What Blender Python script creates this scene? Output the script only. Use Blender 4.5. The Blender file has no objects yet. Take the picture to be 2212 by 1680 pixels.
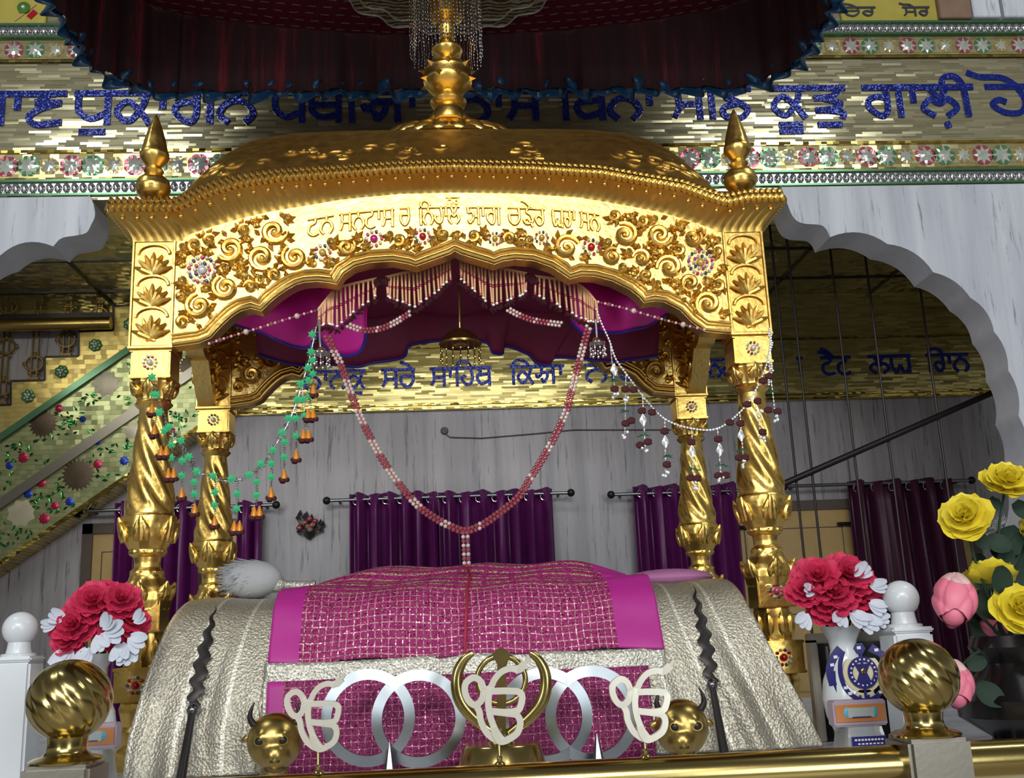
import bpy, bmesh, math, random
from mathutils import Vector, Matrix
from mathutils.geometry import tessellate_polygon
SC = bpy.context.scene
COL = SC.collection
rnd = random.Random(7)
PI = math.pi

# ------------------------------------------------------------------ camera
IW, IH = 2212, 1680
FPX, YAW, PITCH, ROLL = 2229.7, .0657, .2327, -.0411
CAM = Vector((-.0338, -2.8171, 1.45))

def cam_axes():
    cy, sy, cp, sp = math.cos(YAW), math.sin(YAW), math.cos(PITCH), math.sin(PITCH)
    f = Vector((sy*cp, cy*cp, sp)); r = Vector((cy, -sy, 0)); u = r.cross(f)
    c, s = math.cos(ROLL), math.sin(ROLL)
    return c*r + s*u, -s*r + c*u, f
CR, CU, CF = cam_axes()

def at(px, py, y=None, z=None):
    """the place in the room, on the upright plane y (or level z), that the photo shows at px, py"""
    d = CF + CR*((px - IW/2)/FPX) + CU*((IH/2 - py)/FPX)
    t = (y - CAM.y)/d.y if y is not None else (z - CAM.z)/d.z
    return CAM + d*t

cam = bpy.data.cameras.new('camera')
cam.sensor_width = 36
cam.lens = FPX/IW*36
cam.clip_start = .05
camo = bpy.data.objects.new('camera', cam)
camo.matrix_world = Matrix(((CR.x, CU.x, -CF.x, CAM.x), (CR.y, CU.y, -CF.y, CAM.y), (CR.z, CU.z, -CF.z, CAM.z), (0, 0, 0, 1)))
COL.objects.link(camo)
SC.camera = camo

# ------------------------------------------------------------------ light
SC.view_settings.view_transform = 'Standard'
SC.view_settings.look = 'None'
SC.view_settings.gamma = 1
SC.view_settings.exposure = -.1
W = bpy.data.worlds.new('hall'); SC.world = W; W.use_nodes = True
wn, wl = W.node_tree.nodes, W.node_tree.links
wn.clear()
wo = wn.new('ShaderNodeOutputWorld'); wb = wn.new('ShaderNodeBackground')
wt = wn.new('ShaderNodeTexCoord'); ws = wn.new('ShaderNodeSeparateXYZ'); wr = wn.new('ShaderNodeValToRGB')
wl.new(wt.outputs['Generated'], ws.inputs[0]); wl.new(ws.outputs['Z'], wr.inputs[0])
wr.color_ramp.elements[0].position = 0; wr.color_ramp.elements[0].color = (.05, .043, .035, 1)
wr.color_ramp.elements[1].position = .6; wr.color_ramp.elements[1].color = (.2, .2, .2, 1)
e = wr.color_ramp.elements.new(.12); e.color = (.6, .61, .62, 1)
e = wr.color_ramp.elements.new(.38); e.color = (.34, .34, .34, 1)
wl.new(wr.outputs[0], wb.inputs[0]); wb.inputs[1].default_value = .5
wl.new(wb.outputs[0], wo.inputs[0])

def area(name, loc, target, sx, sy, power, col=(1, 1, 1)):
    l = bpy.data.lights.new(name, 'AREA'); l.shape = 'RECTANGLE'; l.size = sx; l.size_y = sy; l.energy = power; l.color = col
    o = bpy.data.objects.new(name, l); COL.objects.link(o); o.location = loc
    o.rotation_euler = (Vector(target) - Vector(loc)).to_track_quat('-Z', 'Y').to_euler()
    return o
area('hall_window_high', (-.4, -6.5, 4.6), (0, 0, 2.1), 4.2, 1.5, 300, (1, .98, .95))
area('hall_doorway', (2.8, -7.0, 2.3), (0, 0, 1.8), 1.6, 2.4, 105, (.9, .96, 1))
area('hall_window', (-3.6, -6.0, 2.6), (0, 0, 1.8), 1.2, 1.8, 85, (.9, .96, 1))
area('ceiling_tube', (-2.6, -1.2, 5.2), (-1.6, 2.2, 3.6), 1.2, .12, 30, (.95, 1, 1))
area('ceiling_tube_far', (2.8, -1.2, 5.2), (1.8, 2.2, 3.4), 1.2, .12, 30, (.95, 1, 1))
area('inner_room_fill', (.2, 2.75, 3.55), (.2, 4.4, 1.8), 1.8, .1, 7, (.98, .98, 1))  # added fill light for the inner room, its source unseen
area('inner_stair_fill', (-2.6, 2.85, 3.6), (-2.4, 4.3, 2.4), 1.2, .1, 7, (1, .97, .88))  # added fill light to brighten the dim staircase side

# ------------------------------------------------------------------ materials
def nt(name):
    m = bpy.data.materials.new(name); m.use_nodes = True
    return m, m.node_tree.nodes, m.node_tree.links, m.node_tree.nodes['Principled BSDF']

def math_n(n, l, op, a, b=None, clamp=False):
    q = n.new('ShaderNodeMath'); q.operation = op; q.use_clamp = clamp
    for i, v in enumerate((a, b)):
        if v is None: continue
        if isinstance(v, (int, float)): q.inputs[i].default_value = v
        else: l.new(v, q.inputs[i])
    return q.outputs[0]

def mixc(n, l, f, a, b):
    q = n.new('ShaderNodeMix'); q.data_type = 'RGBA'
    for k, v in (('Factor', f), ('A', a), ('B', b)):
        s = [i for i in q.inputs if i.name == k and (i.type == 'RGBA' or k == 'Factor')][0] if k != 'Factor' else q.inputs[0]
        if isinstance(v, (int, float)): s.default_value = v
        elif isinstance(v, tuple): s.default_value = v + (1,) if len(v) == 3 else v
        else: l.new(v, s)
    return q.outputs[2]

def noise(n, l, scale, detail=3, vec=None, rough=.5):
    q = n.new('ShaderNodeTexNoise'); q.inputs['Scale'].default_value = scale; q.inputs['Detail'].default_value = detail
    q.inputs['Roughness'].default_value = rough
    if vec is not None: l.new(vec, q.inputs['Vector'])
    return q.outputs[0]

def ramp(n, l, f, *stops):
    q = n.new('ShaderNodeValToRGB'); l.new(f, q.inputs[0]); r = q.color_ramp
    r.elements[0].position, r.elements[0].color = stops[0][0], stops[0][1] + (1,)
    r.elements[1].position, r.elements[1].color = stops[-1][0], stops[-1][1] + (1,)
    for p, c in stops[1:-1]:
        e = r.elements.new(p); e.color = c + (1,)
    return q.outputs[0]

def bump(n, l, h, strength, dist=.002):
    b = n.new('ShaderNodeBump'); b.inputs['Strength'].default_value = strength; b.inputs['Distance'].default_value = dist
    l.new(h, b.inputs['Height']); return b.outputs[0]

def coords(n, l, scale=(1, 1, 1), kind='Object'):
    t = n.new('ShaderNodeTexCoord'); mp = n.new('ShaderNodeMapping'); mp.inputs['Scale'].default_value = scale
    l.new(t.outputs[kind], mp.inputs[0]); return mp.outputs[0]

def plain(name, col, rough=.5, metal=0, bs=0, bst=.3, var=0, **kw):
    m, n, l, p = nt(name)
    v = coords(n, l)
    if var:
        f = noise(n, l, kw.get('vs', 12), 4, v)
        l.new(mixc(n, l, f, tuple(c*(1 - var) for c in col), tuple(min(1, c*(1 + var)) for c in col)), p.inputs['Base Color'])
    else: p.inputs['Base Color'].default_value = col + (1,)
    p.inputs['Roughness'].default_value = rough; p.inputs['Metallic'].default_value = metal
    if bs: l.new(bump(n, l, noise(n, l, bs, 3, v), bst, kw.get('bd', .002)), p.inputs['Normal'])
    if 'sheen' in kw: p.inputs['Sheen Weight'].default_value = kw['sheen']
    if 'trans' in kw: p.inputs['Transmission Weight'].default_value = kw['trans']
    if 'coat' in kw: p.inputs['Coat Weight'].default_value = kw['coat']; p.inputs['Coat Roughness'].default_value = .08
    if 'em' in kw: p.inputs['Emission Color'].default_value = col + (1,); p.inputs['Emission Strength'].default_value = kw['em']
    return m

def glitter(n, l, vec, sx, sy, tilt, axes='XZ', stag=True):
    """a tile id per small mirror and a normal tipped a little for each of them"""
    s = n.new('ShaderNodeSeparateXYZ'); l.new(vec, s.inputs[0])
    a, b = s.outputs[axes[0]], s.outputs[axes[1]]
    row = math_n(n, l, 'FLOOR', math_n(n, l, 'MULTIPLY', b, sy))
    sh = n.new('ShaderNodeTexWhiteNoise'); sh.noise_dimensions = '1D'; l.new(row, sh.inputs['W'])
    ax = math_n(n, l, 'MULTIPLY', a, sx)
    if stag: ax = math_n(n, l, 'ADD', ax, math_n(n, l, 'MULTIPLY', sh.outputs['Value'], 7))
    colid = math_n(n, l, 'FLOOR', ax)
    c = n.new('ShaderNodeCombineXYZ'); l.new(colid, c.inputs[0]); l.new(row, c.inputs[1])
    w = n.new('ShaderNodeTexWhiteNoise'); w.noise_dimensions = '3D'; l.new(c.outputs[0], w.inputs['Vector'])
    g = n.new('ShaderNodeNewGeometry')
    o = n.new('ShaderNodeVectorMath'); o.operation = 'SUBTRACT'; l.new(w.outputs['Color'], o.inputs[0]); o.inputs[1].default_value = (.5, .5, .5)
    k = n.new('ShaderNodeVectorMath'); k.operation = 'SCALE'; l.new(o.outputs[0], k.inputs[0]); k.inputs['Scale'].default_value = tilt
    ad = n.new('ShaderNodeVectorMath'); ad.operation = 'ADD'; l.new(g.outputs['Normal'], ad.inputs[0]); l.new(k.outputs[0], ad.inputs[1])
    nn = n.new('ShaderNodeVectorMath'); nn.operation = 'NORMALIZE'; l.new(ad.outputs[0], nn.inputs[0])
    fa = math_n(n, l, 'FRACT', ax); fb = math_n(n, l, 'FRACT', math_n(n, l, 'MULTIPLY', b, sy))
    return w.outputs['Value'], nn.outputs[0], fa, fb

def mosaic(name, c1, c2, sx, sy, tilt, rough=.12, joint=.12, axes='XZ', jc=(.05, .05, .04), metal=1):
    m, n, l, p = nt(name)
    v, nn, fa, fb = glitter(n, l, coords(n, l), sx, sy, tilt, axes)
    col = mixc(n, l, v, c1, c2)
    j = math_n(n, l, 'LESS_THAN', fb, joint)
    l.new(mixc(n, l, j, col, jc), p.inputs['Base Color'])
    p.inputs['Metallic'].default_value = metal; p.inputs['Roughness'].default_value = rough
    l.new(nn, p.inputs['Normal'])
    return m

def marble(name, c1, c2, sx=7, sz=.7, dark=.4, dens=.62):
    m, n, l, p = nt(name)
    v = coords(n, l, (sx, sx, sz))
    a = noise(n, l, 1.0, 5, v, .6)
    b = noise(n, l, 4.5, 6, v, .7)
    base = ramp(n, l, a, (.3, c2), (.65, c1))
    st = ramp(n, l, b, (dens, (0, 0, 0)), (dens + .09, (1, 1, 1)))
    l.new(mixc(n, l, math_n(n, l, 'MULTIPLY', st, dark), base, (.06, .065, .075)), p.inputs['Base Color'])
    p.inputs['Roughness'].default_value = .35
    return m

def gold(name, col, rough, bs, bst, c2=None, bd=.003):
    m, n, l, p = nt(name)
    v = coords(n, l)
    f = noise(n, l, 9, 4, v)
    l.new(mixc(n, l, f, c2 or tuple(c*.75 for c in col), col), p.inputs['Base Color'])
    p.inputs['Metallic'].default_value = 1
    l.new(math_n(n, l, 'ADD', math_n(n, l, 'MULTIPLY', noise(n, l, 30, 2, v), .2), rough - .1), p.inputs['Roughness'])
    l.new(bump(n, l, noise(n, l, bs, 2, v), bst, bd), p.inputs['Normal'])
    return m

M = {}
M['gold'] = gold('gold_leaf', (.86, .6, .18), .32, 45, .4, (.76, .48, .11))
M['gold_panel'] = gold('embossed_gold', (.88, .63, .22), .36, 60, .6, (.8, .53, .15))
M['gold_deep'] = gold('gold_roof', (.66, .43, .12), .42, 18, .5, (.56, .35, .08), .006)
M['gold_relief'] = gold('gold_relief', (.8, .52, .13), .32, 50, .35, (.68, .42, .09))
M['brass'] = plain('polished_brass', (.46, .36, .13), .2, 1, 25, .05)
M['brass_dull'] = plain('old_brass', (.45, .32, .1), .3, 1, 30, .25, .3)
M['steel'] = plain('polished_steel', (.3, .33, .35), .32, 1)
M['steel_gold'] = plain('brushed_metal', (.3, .28, .23), .36, 1, 80, .1)
M['emblem'] = plain('pale_gilt_steel', (.8, .78, .66), .3, .55)
M['silver'] = plain('silver', (.75, .75, .75), .2, 1)
M['dark'] = plain('dark_lacquer', (.015, .012, .012), .35)
M['dark_steel'] = plain('blued_steel', (.035, .03, .03), .42, .6)
M['ferrule'] = plain('dark_steel_ring', (.2, .2, .22), .25, 1)
M['mirror_gold'] = mosaic('pale_gold_mirror_strips', (.58, .52, .31), (.43, .385, .21), 9, 75, .15, .2, .14, 'XZ', (.6, .58, .48), .72)
M['mirror_inner'] = mosaic('inner_gold_mirror_strips', (.62, .53, .2), (.4, .33, .12), 10, 70, .12, .2, .1, 'XZ', (.2, .16, .06), .7)
M['mirror_ceiling'] = mosaic('ceiling_mirror_tiles', (.5, .45, .24), (.34, .31, .18), 22, 26, .22, .2, .08, 'XY', (.1, .09, .05), .8)
M['mirror_stair'] = mosaic('stair_gold_mirror', (.7, .56, .2), (.5, .38, .1), 24, 30, .12, .3, .05, 'XZ', (.2, .16, .05), .6)
M['mirror_green'] = mosaic('stair_green_mirror', (.42, .46, .22), (.34, .37, .17), 24, 30, .16, .3, .05, 'XZ', (.14, .15, .07), .6)
M['yellow_line'] = mosaic('yellow_mirror_line', (.75, .55, .12), (.55, .38, .08), 30, 60, .15)
M['band'] = mosaic('flower_band_mirror', (.6, .55, .32), (.5, .42, .18), 22, 24, .16, .2, .06, 'XZ', (.25, .2, .1), .6)
M['green_trim'] = plain('green_glass_trim', (.09, .21, .11), .25, .5)
M['star_silver'] = mosaic('star_mirror', (.66, .68, .58), (.5, .54, .47), 60, 60, .25, .15, 0, metal=.35)
M['petal_red'] = mosaic('red_mirror', (.5, .1, .14), (.4, .07, .1), 60, 60, .2, .2, 0, metal=.4)
M['petal_green'] = mosaic('green_mirror', (.14, .33, .15), (.1, .25, .11), 60, 60, .2, .2, 0, metal=.4)
M['petal_gold'] = mosaic('amber_mirror', (.55, .4, .12), (.48, .33, .09), 60, 60, .2, .2, 0, metal=.4)
M['pearl_bead'] = plain('mirror_bead', (.8, .8, .82), .1, .9)
M['blue_letter'] = mosaic('blue_mirror_letters', (.012, .03, .3), (.006, .014, .17), 160, 160, .3, .25, .0, metal=.3)
M['letter_line'] = plain('silver_outline', (.55, .57, .6), .25, .9)
M['marble_wall'] = marble('streaked_marble', (.43, .41, .43), (.25, .24, .26), 9, .5, .8, .56)
M['marble_white'] = marble('white_marble', (.7, .73, .8), (.46, .49, .56), 7, .55, .6, .58)
M['marble_edge'] = plain('cut_marble', (.68, .71, .78), .4, 0, 6, .1, .15)
M['marble_post'] = plain('polished_white_marble', (.63, .67, .7), .25, 0, 0, 0, .06)
M['floor'] = plain('floor_stone', (.4, .36, .32), .3, 0, 3, .05, .15)
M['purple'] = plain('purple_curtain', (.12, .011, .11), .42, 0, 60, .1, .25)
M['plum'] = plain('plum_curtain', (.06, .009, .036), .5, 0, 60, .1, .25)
M['wood'] = plain('varnished_door', (.5, .34, .13), .4, 0, 20, .1, .2)
M['wood_dark'] = plain('door_frame_wood', (.09, .065, .05), .5)
M['ruffle'] = plain('blue_satin_ruffle', (.012, .06, .14), .32, 0, 50, .6, .5)
M['magenta'] = plain('magenta_satin', (.42, .02, .25), .5, 0, 30, .15, .15)
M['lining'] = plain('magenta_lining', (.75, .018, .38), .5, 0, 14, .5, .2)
M['lining_shade'] = plain('shaded_lining', (.2, .01, .06), .6, 0, 14, .5, .3)  # magenta lining again, shade under the roof put into its colour
M['piping'] = plain('blue_piping', (.03, .02, .35), .5)
M['pink_bead'] = plain('pink_glass_bead', (.55, .16, .2), .12, .7)
M['pearl'] = plain('pearl', (.86, .75, .68), .2, .5)
M['tube_bead'] = plain('copper_bugle_bead', (.46, .24, .11), .4, .2)
M['red_bead'] = plain('red_bead', (.35, .02, .05), .3)
M['tassel'] = plain('dark_maroon_tassel', (.05, .006, .012), .7)
M['green_star'] = plain('green_plastic_star', (.05, .5, .2), .5)
M['tinsel'] = plain('silver_tinsel', (.75, .78, .8), .15, 1)
M['orange'] = plain('orange_cone', (.72, .27, .03), .35, .3)
M['red_fuzz'] = plain('dark_red_flock', (.06, .006, .009), .8)
M['crystal'] = plain('clear_crystal', (.85, .88, .9), .08, .55)
M['leaf_dark'] = plain('dark_green_leaf', (.012, .035, .02), .75, 0, 20, .3, .3)
M['leaf_tinsel'] = plain('green_tinsel', (.03, .13, .07), .4)
M['petal_pink'] = plain('crimson_petal', (.62, .03, .1), .6, 0, 30, .3, .3)
M['petal_white'] = plain('white_petal', (.58, .63, .72), .5, 0, 30, .2, .06)
M['rose_yellow'] = plain('yellow_petal', (.8, .66, .04), .5, 0, 30, .2, .18)
M['rose_pink'] = plain('pink_petal', (.8, .2, .3), .5, 0, 30, .2, .3)
M['rose_pale'] = plain('pale_pink_petal', (.78, .5, .5), .5, 0, 30, .2, .2)
M['ceramic'] = plain('white_ceramic', (.64, .68, .7), .2)
M['black_glass'] = plain('black_glass_vase', (.005, .004, .004), .22)
M['hair'] = plain('white_yak_hair', (.46, .48, .5), .7, 0, 60, .6, .1)
M['navy'] = plain('navy_print', (.02, .02, .16), .4)
M['cream'] = plain('cream_acrylic', (.72, .68, .48), .3)
M['orange_label'] = plain('orange_label', (.52, .2, .06), .4)
M['lilac'] = plain('lilac_edge', (.42, .34, .42), .4)
M['sky_label'] = plain('light_blue_label', (.1, .4, .58), .4)
M['grey_label'] = plain('grey_label', (.4, .46, .45), .4)
M['glass'] = plain('clear_acrylic', (.8, .84, .84), .06, 0, trans=.75)
M['white_print'] = plain('white_print', (.75, .75, .78), .5)
M['notice'] = plain('yellow_painted_panel', (.5, .42, .08), .4, .3, 0, 0, .2)
M['notice_ink'] = plain('dark_painted_letters', (.03, .035, .05), .5)
M['brown_stone'] = plain('brown_stone', (.24, .15, .1), .5, 0, 8, .2, .3)
M['green_disc'] = plain('green_glass_disc', (.12, .3, .05), .15, .5)
M['dusty_mosaic'] = plain('dark_sunburst_mosaic', (.1, .07, .04), .4, .5, 40, .4, .4)
M['cream_mosaic'] = plain('cream_mosaic', (.55, .5, .36), .4, .2, 20, .3, .25)
M['blue_mosaic'] = plain('blue_mosaic_flower', (.02, .06, .4), .3, .4)
M['red_mosaic'] = plain('red_mosaic_flower', (.42, .02, .07), .3, .4)
M['leaf_mosaic'] = mosaic('green_leaf_mosaic', (.06, .36, .09), (.03, .2, .05), 60, 60, .4, .2, 0)
M['baluster'] = plain('bronze_baluster', (.34, .23, .08), .35, .8, 30, .3, .3)
for k, c in (('ruby', (.55, .01, .03)), ('pink_gem', (.7, .08, .3)), ('blue_gem', (.08, .1, .3)), ('clear_gem', (.75, .77, .8)), ('magenta_gem', (.6, .02, .32)), ('amber_gem', (.65, .42, .1))):
    M[k] = plain(k, c, .06, .35, coat=.6)

def sequin(name, base, base2, line, cu, cv, lw, hv):
    """rumala cloth: squares framed by sequin thread, turning to plain rows of thread above hv of the cloth's length"""
    m, n, l, p = nt(name)
    t = n.new('ShaderNodeTexCoord')
    mp = n.new('ShaderNodeMapping'); mp.inputs['Scale'].default_value = (1, 1, 1); l.new(t.outputs['UV'], mp.inputs[0])
    wob = n.new('ShaderNodeVectorMath'); wob.operation = 'SCALE'; wob.inputs['Scale'].default_value = .012
    nz = n.new('ShaderNodeTexNoise'); nz.inputs['Scale'].default_value = 9; l.new(mp.outputs[0], nz.inputs['Vector']); l.new(nz.outputs['Color'], wob.inputs[0])
    ad = n.new('ShaderNodeVectorMath'); ad.operation = 'ADD'; l.new(mp.outputs[0], ad.inputs[0]); l.new(wob.outputs[0], ad.inputs[1])
    s = n.new('ShaderNodeSeparateXYZ'); l.new(ad.outputs[0], s.inputs[0])
    fu = math_n(n, l, 'FRACT', math_n(n, l, 'MULTIPLY', s.outputs['X'], cu)); up = math_n(n, l, 'GREATER_THAN', s.outputs['Y'], hv)
    fv = math_n(n, l, 'FRACT', math_n(n, l, 'MULTIPLY', s.outputs['Y'], math_n(n, l, 'SUBTRACT', cv, math_n(n, l, 'MULTIPLY', up, cv*.45))))
    lu = math_n(n, l, 'LESS_THAN', fu, lw); lv = math_n(n, l, 'LESS_THAN', fv, math_n(n, l, 'ADD', math_n(n, l, 'MULTIPLY', up, .2), lw))
    lu = math_n(n, l, 'MULTIPLY', lu, math_n(n, l, 'SUBTRACT', 1, up))
    grid = math_n(n, l, 'MAXIMUM', lu, lv)
    wide = math_n(n, l, 'LESS_THAN', math_n(n, l, 'FRACT', math_n(n, l, 'MULTIPLY', s.outputs['X'], cu/4.4)), .2)
    grid = math_n(n, l, 'MULTIPLY', grid, math_n(n, l, 'SUBTRACT', 1, math_n(n, l, 'MULTIPLY', math_n(n, l, 'MULTIPLY', wide, up), .85)))
    v, nn, fa, fb = glitter(n, l, mp.outputs[0], cu*5, cv*5, 1.0, 'XY', False)
    b = mixc(n, l, noise(n, l, 60, 3, mp.outputs[0]), base, base2)
    l.new(mixc(n, l, grid, b, mixc(n, l, up, line, (.58, .36, .26))), p.inputs['Base Color'])
    dot = math_n(n, l, 'GREATER_THAN', v, .93)
    grid = math_n(n, l, 'MAXIMUM', grid, dot)
    spark = math_n(n, l, 'GREATER_THAN', v, .5)
    l.new(math_n(n, l, 'MULTIPLY', math_n(n, l, 'MULTIPLY', grid, spark), .75), p.inputs['Metallic'])
    l.new(math_n(n, l, 'SUBTRACT', .62, math_n(n, l, 'MULTIPLY', grid, .37)), p.inputs['Roughness'])
    l.new(nn, p.inputs['Normal'])
    return m
M['sequin'] = sequin('pink_sequin_cloth', (.27, .011, .095), (.36, .016, .17), (.62, .3, .33), 56, 40, .15, .28)
M['sequin_front'] = sequin('pink_sequin_cloth_front', (.22, .01, .08), (.28, .016, .14), (.46, .16, .25), 58, 13, .14, 2)

def brocade(name, c1, c2, stripes, rough=.33):
    m, n, l, p = nt(name)
    v = coords(n, l)
    vo = n.new('ShaderNodeTexVoronoi'); vo.inputs['Scale'].default_value = 150; l.new(v, vo.inputs['Vector'])
    a = noise(n, l, 16, 6, v, .75)
    f = math_n(n, l, 'MULTIPLY', math_n(n, l, 'ADD', a, vo.outputs['Distance']), .8, True)
    col = mixc(n, l, f, c1, c2)
    if stripes:
        t = n.new('ShaderNodeTexCoord'); s = n.new('ShaderNodeSeparateXYZ'); l.new(t.outputs['UV'], s.inputs[0])
        st = math_n(n, l, 'LESS_THAN', math_n(n, l, 'FRACT', math_n(n, l, 'MULTIPLY', s.outputs['X'], stripes)), .09)
        col = mixc(n, l, math_n(n, l, 'MULTIPLY', st, .75), col, (.8, .78, .66))
    l.new(col, p.inputs['Base Color'])
    p.inputs['Metallic'].default_value = .62; p.inputs['Roughness'].default_value = rough
    l.new(bump(n, l, math_n(n, l, 'ADD', noise(n, l, 240, 3, v), vo.outputs['Distance']), .9, .002), p.inputs['Normal'])
    return m
M['brocade'] = brocade('silver_gold_brocade', (.2, .18, .12), (.5, .475, .39), 15)
M['silver_band'] = brocade('silver_tissue_band', (.3, .29, .22), (.6, .59, .52), 0, .36)

def canopy_cloth(name):
    m, n, l, p = nt(name)
    v, nn, fa, fb = glitter(n, l, coords(n, l), 15, 17, .9, 'XY')
    dash = math_n(n, l, 'MULTIPLY', math_n(n, l, 'LESS_THAN', fb, .16), math_n(n, l, 'LESS_THAN', fa, .55))
    l.new(mixc(n, l, dash, (.1, .006, .02), (.55, .46, .44)), p.inputs['Base Color'])
    l.new(math_n(n, l, 'MULTIPLY', dash, .8), p.inputs['Metallic']); p.inputs['Roughness'].default_value = .4
    return m
M['canopy'] = canopy_cloth('maroon_sequin_cloth')
def velvet(name):
    m, n, l, p = nt(name)
    f = noise(n, l, 1, 4, coords(n, l, (26, 26, 1.6)), .7)
    l.new(ramp(n, l, f, (.45, (.022, .003, .005)), (.6, (.05, .004, .008)), (.72, (.2, .008, .018))), p.inputs['Base Color'])
    p.inputs['Roughness'].default_value = .8
    return m
M['velvet'] = velvet('maroon_velvet_pile')
def lace(name):
    m, n, l, p = nt(name)
    v = coords(n, l, (1, 1, 1))
    w = n.new('ShaderNodeTexWave'); w.wave_type = 'RINGS'; w.inputs['Scale'].default_value = 12; w.inputs['Distortion'].default_value = 9; w.inputs['Detail'].default_value = 3
    l.new(v, w.inputs['Vector'])
    l.new(ramp(n, l, w.outputs['Fac'], (.3, (.09, .06, .03)), (.6, (.28, .21, .11)), (.8, (.46, .4, .28))), p.inputs['Base Color'])
    p.inputs['Metallic'].default_value = .35; p.inputs['Roughness'].default_value = .45
    return m
M['lace'] = lace('gold_lace_medallion')

# ------------------------------------------------------------------ mesh helpers
BASE = {}

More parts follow.
